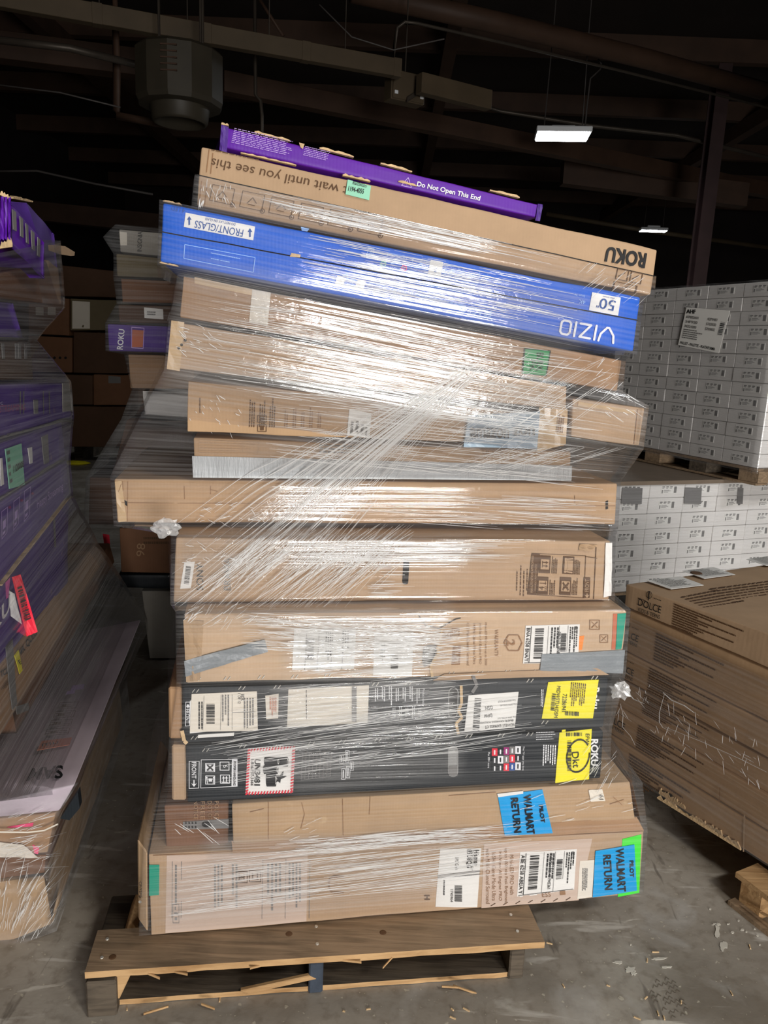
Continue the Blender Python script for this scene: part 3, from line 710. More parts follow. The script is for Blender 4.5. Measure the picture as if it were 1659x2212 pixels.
for s, x, c in (('Mini-LED PRO with', 1106, 1890), ('up to 5000 nits Peak Brightness', 1093, 1893), ('Hi-View AI Engine PRO', 1080, 1893), ('165Hz Game Mode Ultra', 1067, 1893), ('with Multi-Channel Surround', 1054, 1893)):
    text(B1, s, x, c, 8.5, 90, 'inkf', w=min(118, 5.0 * len(s)))
text(B1, 'H', 923, 1940, 12, 90, 'binkb', bold=0.03); text(B1, 'ESS', 1180, 1932, 10, -6, 'inkf'); prints(B1, rot(1215, 1928, 12, 9, -6), [rc(0, 0, 1, 1)], 'printed_mark', 'inkf')
q = [(951, 1836), (1040, 1833), (1031, 1960), (941, 1960)]
lb = sheet(B1, q, 'model_label', 'paper')
text(B1, 'Hisense', 1029, 1853, 11, 91, 'ink', parent=lb, off=0.0042, bold=0.01, w=34); text(B1, '85U8QG', 1013, 1855, 12, 91, 'ink', parent=lb, off=0.0042, bold=0.012, w=40)
text(B1, 'Model No. Modelo', 1021, 1858, 4.5, 91, 'ink', parent=lb, off=0.0042, w=44); text(B1, 'UPC Code', 987, 1865, 7, 91, 'ink', parent=lb, off=0.0042, w=28)
prints(B1, rot(990, 1930, 34, 16, 91), bars(18, 3), 'barcode', 'ink', 0.0042, lb); text(B1, '1745964', 976, 1935, 6, 91, 'ink', parent=lb, off=0.0042, w=26)
prints(B1, rot(958, 1925, 46, 5, 91), words(1, 4), 'fine_print', 'ink', 0.0042, lb)
plines(B1, [(946, 1892), (1037, 1881)], 2.0, 'crease', 'gink', 0.0044); plines(B1, [(946, 1896), (1037, 1888)], 1.2, 'crease', 'ink', 0.0044)
sheet(B1, [(1119, 1925), (1160, 1920), (1160, 1934), (1120, 1939)], 'label_edge', 'paper', 0.0012, 2, 1)
shipping_label(B1, [(1124, 1842), (1246, 1834), (1240, 1921), (1117, 1937)], 'ABE 6258 ABE/A Y', 11, extra=(('401945361', 0.52, 0.1, 0.45), ('05/05/26 1800', 0.52, 0.48, 0.95), ('PILOT', 0.9, 0.78, 0.95)))
sheet(B1, [(1345, 1813), (1386, 1803), (1382, 1930), (1335, 1938)], 'sticker', 'lime', 0.0014)
sheet(B1, [(1253, 1860), (1284, 1858), (1279, 1938), (1247, 1942)], 'document_sheet', 'paper2', 0.002)
prints(B1, rot(1262, 1905, 60, 12, 92), words(4, 8), 'fine_print', 'gink', 0.0042)
q = [(1286, 1838), (1370, 1824), (1376, 1924), (1280, 1938)]
lb = sheet(B1, q, 'return_sticker', 'cyan', 0.0036)
text(B1, 'WALMART', 1340, 1878, 18, 87, 'ink', w=94, parent=lb, off=0.0056, bold=0.025); text(B1, 'RETURN', 1312, 1883, 17, 87, 'ink', w=76, parent=lb, off=0.0056, bold=0.025)
text(B1, 'PILOT', 1364, 1876, 9, 88, 'ink', w=36, parent=lb, off=0.0056, bold=0.03)
plines(B1, [(330, 1850), (1390, 1796)], 1.6, 'edge_crease', 'inkf', 0.002)
for i in range(12):
    x = 1060 + i * 27; plines(B1, [(x, 1957 - (x - 1060) * 0.078), (x + 10, 1951 - (x - 1060) * 0.078)], 1.6, 'stitch_mark', 'binkb')
    if i > 5: break
g = boxgeo(B1.hit(317, 2024) + MB * 0.014, B1.hit(294, 2008) - B1.hit(317, 2024) + MB * .02, B1.hit(316, 1850) - B1.hit(317, 2024), MB * 0.5, 0.004); mk('carton_end', g[0], g[1], 'worn', B1.th)
EF = Face(B1.hit(305, 1930) + MB * .012, MP.n, None, B1.th); text(EF, 'CP-Y2MS', 304, 1920, 6, 88, 'ink', w=34, off=.003); pix(EF, [circle(303, 1946, 3.4, 10)], 'push_pin', 'steel', .004)
# ---- box set back behind, left of the plain carton
DB = tv('brown_carton', 'dark brown carton set back in the gap under the lower black carton', [(352, 1740), (496, 1734), (496, 1830), (356, 1836)], -0.03, 0.5, 'brown', n=(8, 5, 4))
for k, s in enumerate(('POLICE', 'DOT OF', 'FREE', 'NOTICE')): text(DB, s, 468 - k * 15, 1750, 9, 90, 'tan3', w=40)
sheet(DB, [(395, 1776), (494, 1770), (494, 1790), (395, 1792)], 'grey_label', 'gink'); prints(DB, rot(447, 1780, 22, 12, 0), [circle(.5, .5, .5)], 'badge', 'ink', 0.005)
for k in range(8): prints(DB, rot(402 + k % 4 * 7, 1777 + k // 4 * 9, 4, 4, 0), [circle(.5, .5, .5, 8)], 'printed_dot', 'ink', 0.005)
# ---- plain carton with the WALMART RETURN sticker
B2 = tv('plain_carton', 'plain creased tan carton with a crooked blue sticker, above the bottom carton', [(497, 1736), (1364, 1688), (1377, 1774), (500, 1828)], 0.012, 0.7, 'worn', n=(26, 6, 5), amp=0.007, skew=-0.04)
sheet(B2, [(500, 1820), (1378, 1768), (1392, 1795), (503, 1846)], 'folded_flap', 'tan3', -0.002, 18, 2, lift=0.006, thick=0.004)
q = [(1075, 1717), (1172, 1706), (1194, 1800), (1091, 1806)]
lb = sheet(B2, q, 'return_sticker', 'cyan', 0.003, lift=0.003)
text(B2, 'WALMART', 1142, 1758, 17, 84, 'ink', w=86, parent=lb, off=0.007, bold=0.025); text(B2, 'RETURN', 1114, 1760, 16, 84, 'ink', w=76, parent=lb, off=0.007, bold=0.025)
text(B2, 'PILOT', 1170, 1757, 9, 83, 'ink', w=38, parent=lb, off=0.007, bold=0.03)
sheet(B2, [(1074, 1715), (1130, 1708), (1130, 1714), (1076, 1722)], 'peeled_corner', 'paper', 0.004)
lb = sheet(B2, [(1272, 1708), (1302, 1706), (1308, 1731), (1277, 1733)], 'torn_label', 'paper2', 0.002, lift=0.003); text(B2, '61', 1299, 1722, 9, 92, 'ink', parent=lb, off=0.006)
for a in ([(540, 1755), (570, 1748)], [(652, 1735), (658, 1760), (650, 1790)], [(1325, 1722), (1345, 1740)], [(1318, 1738), (1348, 1728)], [(580, 1733), (580, 1815)], [(740, 1726), (742, 1808)], [(970, 1720), (1072, 1712)], [(800, 1722), (798, 1760)]): plines(B2, a, 1.3, 'crease', 'inkf', 0.002)
g = boxgeo(B2.hit(1368, 1690) + MB * 0.01, B2.hit(1392, 1722) - B2.hit(1368, 1690) + MB * 0.1, B2.hit(1382, 1790) - B2.hit(1370, 1700) + V3((0.01, 0, 0)), MB * 0.004); mk('end_flap', g[0], g[1], 'tan', B2.th)
# ---- lower black carton
K2 = tv('black_carton', 'black printed television carton with a battery warning label, lower of the two', [(399, 1612), (1306, 1578), (1300, 1684), (402, 1738)], 0.012, 0.62, 'black', n=(26, 6, 5), skew=0.04)
g = boxgeo(K2.hit(401, 1736) + MB * 0.012, K2.hit(370, 1736) - K2.hit(401, 1736), K2.hit(401, 1616) - K2.hit(401, 1736), MB * 0.55, 0.004); mk('carton_end', g[0], g[1], 'tan', K2.th)
lb = prints(K2, [(408, 1644), (431, 1644), (430, 1703), (408, 1704)], frame_(0, 0, 1, 1, .06, .02), 'icon_frame', 'winkp')
text(K2, 'FRONT', 419, 1664, 10, 90, 'winkp', w=36, bold=0.01); pix(K2, [seg(419, 1685, 419, 1697, 2.5), [(413, 1692), (419, 1700), (425, 1692), (419, 1695)]], 'arrow', 'winkp')
prints(K2, [(434, 1641), (513, 1640), (513, 1699), (433, 1703)], frame_(0, 0, 1, 1, .015, .02), 'icon_frame', 'winkp')
q = [(501, 1640), (513, 1640), (513, 1699), (500, 1700)]; lb = sheet(K2, q, 'printed_band', 'winkp'); text(K2, 'PROPER HANDLING', 507, 1670, 5.5, 91, 'ink', w=52, parent=lb, off=0.0042, bold=0.02)
for x, y, k in ((454, 1658, 'x'), (485, 1655, '6'), (454, 1685, 'p'), (486, 1683, 'u')):
    q = rot(x, y, 21, 19, 0); prints(K2, q, [rc(0, 0, 1, 1)] if k in 'x' else frame_(0, 0, 1, 1, .08, .08), 'icon', 'winkp')
    if k == 'x': prints(K2, q, [seg(.2, .2, .8, .8, .17), seg(.2, .8, .8, .2, .17), seg(.1, .1, .9, .1, .06), seg(.1, .9, .9, .9, .06)], 'icon_mark', 'ink', 0.0034)
    if k == '6': text(K2, '6', x + 2, y, 10, 90, 'winkp', off=0.0034)
    if k == 'u': prints(K2, q, [seg(.35, .2, .35, .8, .1), seg(.65, .2, .65, .8, .1), [(.2, .6), (.35, .9), (.5, .6)], [(.5, .6), (.65, .9), (.8, .6)], rc(.2, .1, .8, .18)], 'icon_mark', 'winkp', 0.0034)
    if k == 'p': prints(K2, q, [rc(.35, .35, .7, .7), circle(.15, .8, .09, 10), circle(.88, .8, .09, 10), seg(.15, .7, .25, .1, .07), seg(.88, .7, .8, .1, .07), seg(.15, .65, .4, .6, .06), seg(.88, .65, .6, .6, .06)], 'icon_mark', 'winkp', 0.0034)
q = [(535, 1617), (638, 1611), (633, 1712), (530, 1716)]
lb = sheet(K2, q, 'battery_warning_label', 'paper')
hz = []
for i in range(16):
    x = i / 16; hz += [[(x, 0), (x + .03, 0), (x + .05, .06), (x + .02, .06)], [(x, .94), (x + .03, .94), (x + .05, 1), (x + .02, 1)], [(0, x), (0, x + .03), (.06, x + .05), (.06, x + .02)], [(.94, x), (.94, x + .03), (1, x + .05), (1, x + .02)]]
prints(K2, q, hz, 'hazard_border', 'red', 0.0042, lb)
text(K2, 'UN3481', 556, 1668, 13, 91, 'ink', w=56, parent=lb, off=0.0042, bold=0.02); text(K2, '1-816-937-3444', 545, 1668, 7, 91, 'ink', w=56, parent=lb, off=0.0042)
def batt(x, y, w, h):
    prints(K2, rot(x, y, w, h, 0), [circle(0.06, .5, .08, 12, .5), rc(0.06, 0, .94, 1), circle(.94, .5, .08, 12, .5)], 'battery_drawing', 'ink', 0.0042, lb); prints(K2, rot(x + w * .44, y, w * .1, h * .7, 0), ringp(.5, .5, .5, .2, 12), 'battery_terminal', 'paper', 0.005, lb)
batt(610, 1645, 26, 20); batt(587, 1644, 32, 18); batt(585, 1662, 32, 18); batt(586, 1684, 22, 28)
prints(K2, rot(605, 1680, 30, 18, -35), [[(0, .4), (.3, .55), (.35, 1), (.6, .7), (1, .95), (.75, .5), (1, .2), (.5, .35), (.3, 0), (.25, .35)]], 'flame_drawing', 'ink', 0.005, lb)
prints(K2, [(653, 1626), (716, 1624), (713, 1678), (650, 1686)], [rc(i / 8, 0, i / 8 + .015, 1) for i in range(9)] + [rc(0, j / 10, 1, j / 10 + .02) for j in range(11)], 'printed_table', 'gink')
for x, y, w, h in ((738, 1640, 8, 18), (750, 1634, 9, 26), (742, 1672, 9, 24), (752, 1668, 9, 26), (760, 1655, 8, 20)): prints(K2, rot(x, y, w, h, 2), frame_(0, 0, 1, 1, .12, .05) + [rc(.3, .15, .6, .85)], 'fine_print', 'winkp')
# hand grips
def grip(f, cx, cy, w, h, ang, mat='slot', rim=None):
    q = rot(cx, cy, w, h, ang); r = w / h
    pts = [(.5 + .5 * math.cos(math.pi * k / 8), 1 - r / 2 + r / 2 * math.sin(math.pi * k / 8)) for k in range(9)] + [(.5 - .5 * math.cos(math.pi * k / 8), r / 2 - r / 2 * math.sin(math.pi * k / 8)) for k in range(9)]
    top = [f.place(*bil(q, x, y), 0.002) for x, y in pts]; bot = [p - f.n * 0.022 for p in top]; n = len(pts)
    inn = [f.place(*bil(q, .5 + (x - .5) * .82, .5 + (y - .5) * .95), 0.0024) for x, y in pts]
    o = mk('hand_grip', top + inn, [[k, (k + 1) % n, n + (k + 1) % n, n + k] for k in range(n)], rim or mat, f.th)
    mk('grip_pocket', inn + [p - f.n * 0.0012 for p in inn], [list(range(n, 2 * n))] + [[k, (k + 1) % n, n + (k + 1) % n, n + k] for k in range(n)], mat, f.th)
grip(K2, 979, 1645, 22, 68, 0, 'slot'); sheet(K2, [(970, 1655), (988, 1654), (988, 1675), (970, 1676)], 'torn_board', 'gink', 0.004)
tiles = ['winkp', 'black', 'winkp', 'gink', 'red', 'inkb', 'magenta', 'gink', 'red', 'black', 'winkp', 'black', 'red', 'black', 'black']
for i, mt in enumerate(tiles):
    r, c = i // 3, i % 3; q = rot(1119 - r * 12.6, 1620 + c * 17.5 + r * 1.2, 11.8, 16.5, 1); prints(K2, q, [rc(0, 0, 1, 1)], 'app_tile', mt)
    prints(K2, q, [rc(.35, .2, .6, .8)], 'app_mark', 'ink' if mt == 'winkp' else 'winkp', 0.0034)
text(K2, 'The TV apps you love', 1130, 1638, 5, 91, 'winkp', w=52); text(K2, 'Plus 500+ more', 1056, 1642, 4.5, 91, 'winkp', w=34)
prints(K2, rot(1185, 1635, 52, 30, 92), words(6, 12), 'fine_print', 'winkp'); prints(K2, [(1158, 1582), (1200, 1580), (1200, 1600), (1158, 1602)], words(4, 5, .25, .8), 'printed_band', 'winkp')
text(K2, 'ROKU', 1284, 1625, 16, 90, 'winkp', w=58, bold=0.03)
q = [(1208, 1582), (1278, 1574), (1272, 1683), (1199, 1690)]
sheet(K2, [(1214, 1577), (1222, 1576), (1214, 1690), (1200, 1692)], 'label_edge', 'yellow', 0.001); lb = sheet(K2, q, 'yellow_label', 'yellow', 0.003)
prints(K2, rot(1240, 1585, 36, 8, 0), bars(16, 9), 'barcode', 'ink', 0.005, lb); prints(K2, rot(1229, 1632, 66, 9, 90), bars(24, 10), 'barcode', 'ink', 0.005, lb); text(K2, 'EFW', 1268, 1595, 8, 92, 'ink', w=22, parent=lb, off=0.005)
prints(K2, q, ringp(.62, .5, .36, .035, 22, .34, 0.1, 1.02), 'marker_circle', 'ink', 0.0054, lb); text(K2, 'Dkt', 1243, 1640, 15, 84, 'ink', w=34, parent=lb, off=0.0054)
# ---- upper black carton
K1 = tv('black_carton', 'black printed television carton with white paper labels, upper of the two', [(392, 1484), (1318, 1462), (1306, 1574), (393, 1608)], 0.006, 0.62, 'black', n=(26, 6, 5), skew=0.04)
g = boxgeo(K1.hit(392, 1602) + MB * 0.012, K1.hit(364, 1602) - K1.hit(392, 1602), K1.hit(391, 1490) - K1.hit(392, 1602), MB * 0.5, 0.004); mk('carton_end', g[0], g[1], 'tan3', K1.th)
prints(K1, [(401, 1516), (411, 1516), (410, 1568), (400, 1569)], frame_(0, 0, 1, 1, .12, .02), 'icon_frame', 'winkp'); text(K1, 'FRONT', 405, 1547, 8, 90, 'winkp', w=30); pix(K1, [seg(406, 1522, 406, 1530, 2), [(402, 1527), (406, 1520), (410, 1527)]], 'arrow', 'winkp')
sheet(K1, [(428, 1588), (506, 1583), (505, 1590), (427, 1595)], 'label_edge', 'paper', 0.001); sheet(K1, [(410, 1515), (430, 1500), (552, 1570), (410, 1585)], 'label_edge', 'paper', 0.001)
q = [(414, 1499), (555, 1493), (557, 1578), (410, 1581)]; lb = sheet(K1, q, 'shipping_label', 'paper2', 0.003)
prints(K1, rot(455, 1542, 44, 18, 90), bars(18, 21), 'barcode', 'ink', 0.005, lb); prints(K1, q, [rc(.19, .05, .195, .95), rc(.45, .05, .455, .95), rc(.62, .05, .625, .95), rc(.62, .48, .98, .49), rc(.8, .05, .805, .95)], 'ruled_lines', 'gink', 0.005, lb)
prints(K1, rot(432, 1545, 60, 12, 90), words(2, 22), 'fine_print', 'ink', 0.005, lb); prints(K1, rot(486, 1535, 70, 18, 90), words(3, 23), 'fine_print', 'gink', 0.005, lb); text(K1, 'BOX', 524, 1506, 7, 90, 'ink', w=13, parent=lb, off=0.005); text(K1, '1 OF 12', 517, 1508, 6, 90, 'ink', w=22, parent=lb, off=0.005); prints(K1, rot(536, 1540, 66, 24, 90), words(4, 24), 'fine_print', 'gink', 0.005, lb)
lb = sheet(K1, [(573, 1503), (602, 1499), (601, 1552), (575, 1554)], 'small_label', 'paper2'); prints(K1, rot(589, 1527, 44, 16, 90), words(4, 25), 'fine_print', 'brick', 0.0042, lb)
q = [(623, 1489), (797, 1480), (794, 1561), (620, 1571)]; lb = sheet(K1, q, 'blank_label', 'paper2', 0.003); prints(K1, rot(661, 1525, 70, 3, 90), words(1, 26), 'fine_print', 'ink', 0.005, lb); prints(K1, rot(765, 1520, 76, 10, 90), [rc(0, 0, 1, 1)], 'tape_strip', 'gink', 0.0052, lb)
for k in range(7): prints(K1, rot(812 + k * 15, 1503 + k * 0.2, 34 + 4 * (k % 3), 9, 90), words(2, 60 + k), 'fine_print', 'winkp')
text(K1, 'Product details', 915, 1506, 5, 91, 'winkp', w=36)
for k in range(5): prints(K1, rot(850 + k * 14, 1540, 22 + 6 * (k % 2), 8, 90), words(2, 70 + k), 'fine_print', 'winkp')
grip(K1, 979, 1518, 22, 66, 2, 'void', 'slot'); plines(K1, [(996, 1480), (997, 1520), (990, 1535), (998, 1550), (985, 1562), (990, 1585)], 6, 'torn_board', 'raw', 0.003)
plines(K1, [(1022, 1460), (1030, 1480), (1020, 1496)], 7, 'torn_board', 'gink', 0.003)
q = [(1012, 1502), (1120, 1494), (1112, 1571), (1003, 1581)]; lb = sheet(K1, q, 'freight_label', 'paper', 0.0024)
prints(K1, rot(1030, 1543, 70, 14, 94), bars(24, 31), 'barcode', 'ink', 0.0044, lb)
for s, x, y, h, w in (('MIDWEST EXPRESS CT', 1080, 1567, 6, 66), ('OSM', 1056, 1528, 8, 16), ('DFW', 1054, 1545, 8, 17), ('Dep: DFW ST MO, LLC', 1094, 1549, 4, 40), ('Org: DFW DALLAS', 1098, 1521, 4, 36), ('Com: HOLD FOR PICKUP', 1094, 1513, 4, 38), ('Con: ESTES FORWARDING WORLDWIDE', 1072, 1558, 4, 74), ('Pcs: 1', 1100, 1556, 4, 14)): text(K1, s, x, y, h, 175, 'ink', w=w, parent=lb, off=0.0044)
q = [(1184, 1473), (1293, 1468), (1280, 1551), (1170, 1552)]; lb = sheet(K1, q, 'yellow_label', 'yellow', 0.003, lift=0.002)
text(K1, '72286941', 1218, 1517, 9, 94, 'ink', w=38, parent=lb, off=0.006); text(K1, 'MIDWSTLH/DSM', 1203, 1515, 8, 96, 'ink', w=68, parent=lb, off=0.006); prints(K1, rot(1194, 1516, 38, 8, 96), bars(18, 33), 'barcode', 'ink', 0.006, lb); prints(K1, rot(1235, 1540, 30, 9, 3), bars(14, 34), 'barcode', 'ink', 0.006, lb); prints(K1, rot(1245, 1502, 56, 34, 96), words(8, 35, .4, .5), 'fine_print', 'binkb', 0.006, lb)
text(K1, 'Roku', 1287, 1508, 15, 92, 'winkp', w=46, bold=0.03, off=0.0016); prints(K1, rot(1170, 1515, 52, 6, 92), words(2, 36), 'fine_print', 'winkp')
plines(K1, [(393, 1578), (398, 1600), (404, 1606)], 8, 'torn_board', 'raw', 0.003)
staples(K2, [(440, 1620), (520, 1612), (595, 1604 + 8), (668, 1606), (735, 1602), (812, 1598), (880, 1596), (942, 1592), (1008, 1590), (1078, 1588), (1140, 1586)])
staples(K1, [(418, 1492), (518, 1486), (594, 1484), (806, 1478), (878, 1476), (1140, 1470), (415, 1594), (1172, 1560), (1280, 1464)])
# ---- carton with the shield print and duct tape
H2 = tv('television_carton', 'damaged tan television carton with duct tape and a torn hole, above the black cartons', [(394, 1324), (1358, 1318), (1346, 1456), (400, 1480)], 0.0, 0.7, 'pale', n=(28, 7, 5), amp=0.007)
sheet(H2, [(396, 1338), (440, 1342), (432, 1468), (402, 1474)], 'crushed_end', 'worn', 0.001, 4, 8, lift=0.012)
sheet(H2, [(1334, 1326), (1353, 1325), (1343, 1403), (1331, 1404)], 'tape_strip', 'teal', 0.002, 2, 4); sheet(H2, [(1325, 1326), (1334, 1326), (1330, 1404), (1322, 1404)], 'printed_band', 'brick', 0.0014, 1, 2)
shipping_label(H2, [(1136, 1352), (1253, 1349), (1249, 1432), (1130, 1434)], 'BNA 6258 BNA/Y', 41, extra=(('387680093', 0.6, 0.1, 0.45), ('08/21/2', 0.6, 0.5, 0.82), ('PILOT', 0.9, 0.78, 0.95)))
sheet(H2, [(1250, 1376), (1263, 1374), (1258, 1405), (1247, 1404)], 'sticker', 'orange', 0.0014, 2, 2)
sheet(H2, [(1170, 1413), (1350, 1404), (1346, 1455), (1166, 1450)], 'duct_tape', 'duct', 0.0046, 14, 5, lift=0.002)
sheet(H2, [(398, 1427), (572, 1381), (579, 1407), (401, 1461)], 'duct_tape', 'duct', 0.005, 16, 4, lift=0.008)
q = [(636, 1358), (770, 1360), (765, 1446), (631, 1448)]; lb = sheet(H2, q, 'shipping_label', 'paper', 0.002); prints(H2, rot(669, 1402, 46, 18, 91), bars(18, 43), 'barcode', 'ink', 0.004, lb); prints(H2, q, [rc(.2, 0, .206, 1), rc(.4, 0, .406, 1), rc(.62, 0, .626, 1), rc(.8, 0, .806, 1)], 'ruled_lines', 'ink', 0.004, lb); prints(H2, rot(708, 1400, 70, 14, 91), words(3, 44), 'fine_print', 'ink', 0.004, lb); prints(H2, rot(745, 1390, 56, 16, 91), words(3, 45), 'fine_print', 'ink', 0.004, lb)
q = [(810, 1368), (894, 1366), (890, 1460), (806, 1460)]; lb = sheet(H2, q, 'shipping_label', 'paper', 0.002); prints(H2, rot(852, 1430, 32, 16, 91), bars(14, 46), 'barcode', 'ink', 0.004, lb); prints(H2, rot(826, 1410, 40, 10, 91), words(3, 47), 'fine_print', 'ink', 0.004, lb)
q = rot(1107, 1389, 44, 40, 0); prints(H2, q, [seg(.1, .5, .32, .92, .06), seg(.32, .92, .8, .92, .06), seg(.8, .92, .98, .5, .06), seg(.98, .5, .8, .08, .06), seg(.8, .08, .32, .08, .06), seg(.32, .08, .1, .5, .06)], 'shield_print', 'inkf'); text(H2, '2', 1104, 1389, 18, 90, 'inkf', w=14, bold=0.03); text(H2, 'YEAR', 1092, 1389, 5, 90, 'inkf', w=15)
text(H2, 'WARRANTY', 1073, 1390, 8, 90, 'inkf', w=58)
for s, x in (('Mini-LED PRO with up to 2000', 1050), ('Hi-View AI Engine PRO', 1038), ('144Hz Game Mode Ultra', 1026), ('4.1.2 Multi Channel Surround', 1012)): text(H2, s, x, 1392, 6, 90, 'inkf', w=min(92, 4.2 * len(s)))
lb = sheet(H2, [(979, 1396), (996, 1396), (994, 1437), (976, 1437)], 'badge', 'inkf', 0.0012); text(H2, 'REAL TIME', 986, 1416, 7, 90, 'pale', w=34, off=0.004)
for x, y, s in ((966, 1372, 18), (985, 1366, 16), (1285, 1350, 22), (1305, 1380, 18)): prints(H2, rot(x, y, s, s, 90), frame_(0, 0, 1, 1, .07, .07) + [seg(.2, .2, .8, .8, .08), seg(.2, .8, .8, .2, .08)], 'icon', 'inkf')
pix(H2, [[(915, 1398), (928, 1393), (946, 1396), (940, 1415), (934, 1432), (916, 1442), (912, 1425)]], 'torn_hole', 'void', 0.003); sheet(H2, [(915, 1402), (942, 1392), (934, 1420), (914, 1436)], 'foam_peeking_out', 'gink', 0.0036, 3, 3, lift=0.005)
plines(H2, [(944, 1396), (948, 1410), (938, 1425), (930, 1440), (934, 1462)], 6, 'torn_edge', 'raw', 0.0042); plines(H2, [(905, 1330), (915, 1345), (920, 1352), (948, 1358), (960, 1352), (985, 1338), (996, 1336)], 2.2, 'tear', 'void', 0.003); plines(H2, [(955, 1360), (950, 1382)], 4, 'torn_edge', 'raw', 0.0042)
sheet(H2, [(960, 1456), (1290, 1443), (1316, 1458), (935, 1470)], 'split_flap', 'tan', 0.004, 12, 2, lift=0.004)
staples(H2, [(422, 1468), (486, 1466), (560, 1464), (632, 1462), (704, 1459), (770, 1457), (845, 1462), (970, 1456), (1032, 1454), (1092, 1452), (1154, 1451), (1212, 1450), (1272, 1448)])
# ---- carton printed with handling icons
SN = tv('television_carton', 'smooth tan television carton with handling icons and a hand slot', [(378, 1160), (1322, 1168), (1318, 1298), (372, 1304)], -0.06, 0.6, 'tan', n=(26, 7, 5))
q = [(398, 1216), (421, 1213), (412, 1271), (389, 1272)]; lb = sheet(SN, q, 'barcode_label', 'paper'); prints(SN, rot(405, 1243, 40, 11, 97), bars(18, 51), 'barcode', 'ink', 0.004, lb)
text(SN, 'SONY', 432, 1246, 15, -90, 'ink', w=58); text(SN, 'BRAVIA', 491, 1240, 15, -90, 'gink', w=70)
grip(SN, 877, 1234, 13, 58, 3, 'void', 'void')
q = [(1149, 1195), (1266, 1200), (1262, 1292), (1139, 1284)]
prints(SN, q, frame_(0, 0, 1, 1, .01, .012) + [rc(0, 0, .15, 1)], 'icon_frame', 'binkb')
text(SN, 'MANUTENTION APPROPRIEE', 1149, 1240, 5, -88, 'tan', w=80, off=0.0036); text(SN, 'MANEJO ADECUADO', 1157, 1247, 4.5, -88, 'tan', w=56, off=0.0036)
def panel(x, y, kind):
    q = rot(x, y, 24, 38, 3); prints(SN, q, [rc(0, 0, 1, 1)], 'icon_panel', 'binkb')
    q2 = rot(x, y, 18, 22, 3); prints(SN, q2, [rc(0, 0, 1, 1)], 'icon_window', 'tan', 0.0034)
    if kind == 'u': prints(SN, q2, [seg(.25, .35, .75, .35, .1), seg(.25, .7, .75, .7, .1), [(.6, .2), (.9, .35), (.6, .5)], [(.6, .55), (.9, .7), (.6, .85)], rc(.15, .2, .22, .85)], 'icon_mark', 'binkb', 0.0042)
    if kind == 'x': prints(SN, q2, [seg(.15, .15, .85, .85, .18), seg(.15, .85, .85, .15, .18)] + [rc(k, .05, k + .05, .95) for k in (.2, .75)], 'icon_mark', 'binkb', 0.0042)
    if kind == '4': text(SN, '4', x - 3, y + 5, 12, -87, 'binkb', off=0.0042); text(SN, 'MAX', x + 6, y + 6, 5, -87, 'binkb', off=0.0042, w=12); prints(SN, q2, [seg(.1, .75, .9, .75, .06), seg(.8, .6, .8, .95, .06)], 'icon_mark', 'binkb', 0.0042)
    if kind == 'p': prints(SN, q, [rc(.4, .35, .8, .65), circle(.2, .86, .11, 10, .07), circle(.2, .14, .11, 10, .07), seg(.3, .85, .85, .9, .08), seg(.3, .15, .85, .1, .08), seg(.35, .8, .5, .6, .07), seg(.35, .2, .5, .4, .07)], 'icon_mark', 'tan', 0.0042)
panel(1177, 1219, 'u'); panel(1172, 1265, '4'); panel(1228, 1221, 'p'); panel(1221, 1266, 'x')
for x, y in ((1199, 1220), (1194, 1266), (1248, 1222), (1242, 1266)): prints(SN, rot(x, y, 38, 13, -87), words(4, int(x)), 'fine_print', 'binkb')
q = rot(1267, 1269, 44, 14, -88); prints(SN, q, [rc(0, 0, 1, 1)], 'printed_band', 'binkb'); text(SN, 'FRONT', 1267, 1264, 9, -88, 'tan', w=27, off=0.0036); pix(SN, [seg(1267, 1281, 1267, 1289, 2.2), [(1262, 1285), (1267, 1291), (1272, 1285)]], 'arrow', 'tan', 0.0036)
for k, (x, w) in enumerate(((1118, 60), (1126, 80), (1133, 84), (1140, 60))): prints(SN, rot(x, 1246, w, 4, -88), words(1, 80 + k), 'fine_print', 'binkb')
plines(SN, [(1288, 1182), (1282, 1294)], 1.6, 'printed_line', 'binkb'); plines(SN, [(1264, 1202), (1290, 1206)], 1.4, 'printed_line', 'binkb')
sheet(SN, [(1252, 1174), (1290, 1176), (1276, 1190), (1250, 1188)], 'crumpled_corner', 'worn', 0.003, 4, 4, lift=0.012)
sheet(SN, [(1308, 1172), (1322, 1172), (1319, 1286), (1303, 1290)], 'torn_liner', 'paper', 0.003, 3, 10, lift=0.006)
# ---- long plain carton
LC = tv('long_carton', 'long plain tan carton sticking out past the others near mid height', [(244, 1033), (1337, 1043), (1332, 1136), (250, 1131)], -0.15, 0.6, 'tan2', n=(28, 6, 5), amp=0.005)
plines(LC, [(250, 1086), (1330, 1093)], 1.4, 'flap_line', 'inkf', 0.0018)
pix(LC, [[(1309, 1083), (1314, 1081), (1314, 1099), (1309, 1101)]], 'slit', 'void'); pix(LC, [[(269, 1080), (275, 1084), (275, 1094), (270, 1090)]], 'slit', 'void')
for a in ([(262, 1045), (256, 1062)], [(398, 1050), (399, 1078)], [(455, 1050), (455, 1068)], [(265, 1040), (266, 1060)], [(1242, 1070), (1242, 1086)], [(456, 1058), (470, 1062)], [(276, 1040), (275, 1128)]): plines(LC, a, 1.5, 'crease', 'inkf', 0.002)
sheet(LC, [(248, 1040), (262, 1038), (274, 1126), (256, 1128)], 'packing_tape', 'pack', 0.0016, 2, 6, lift=0.002)
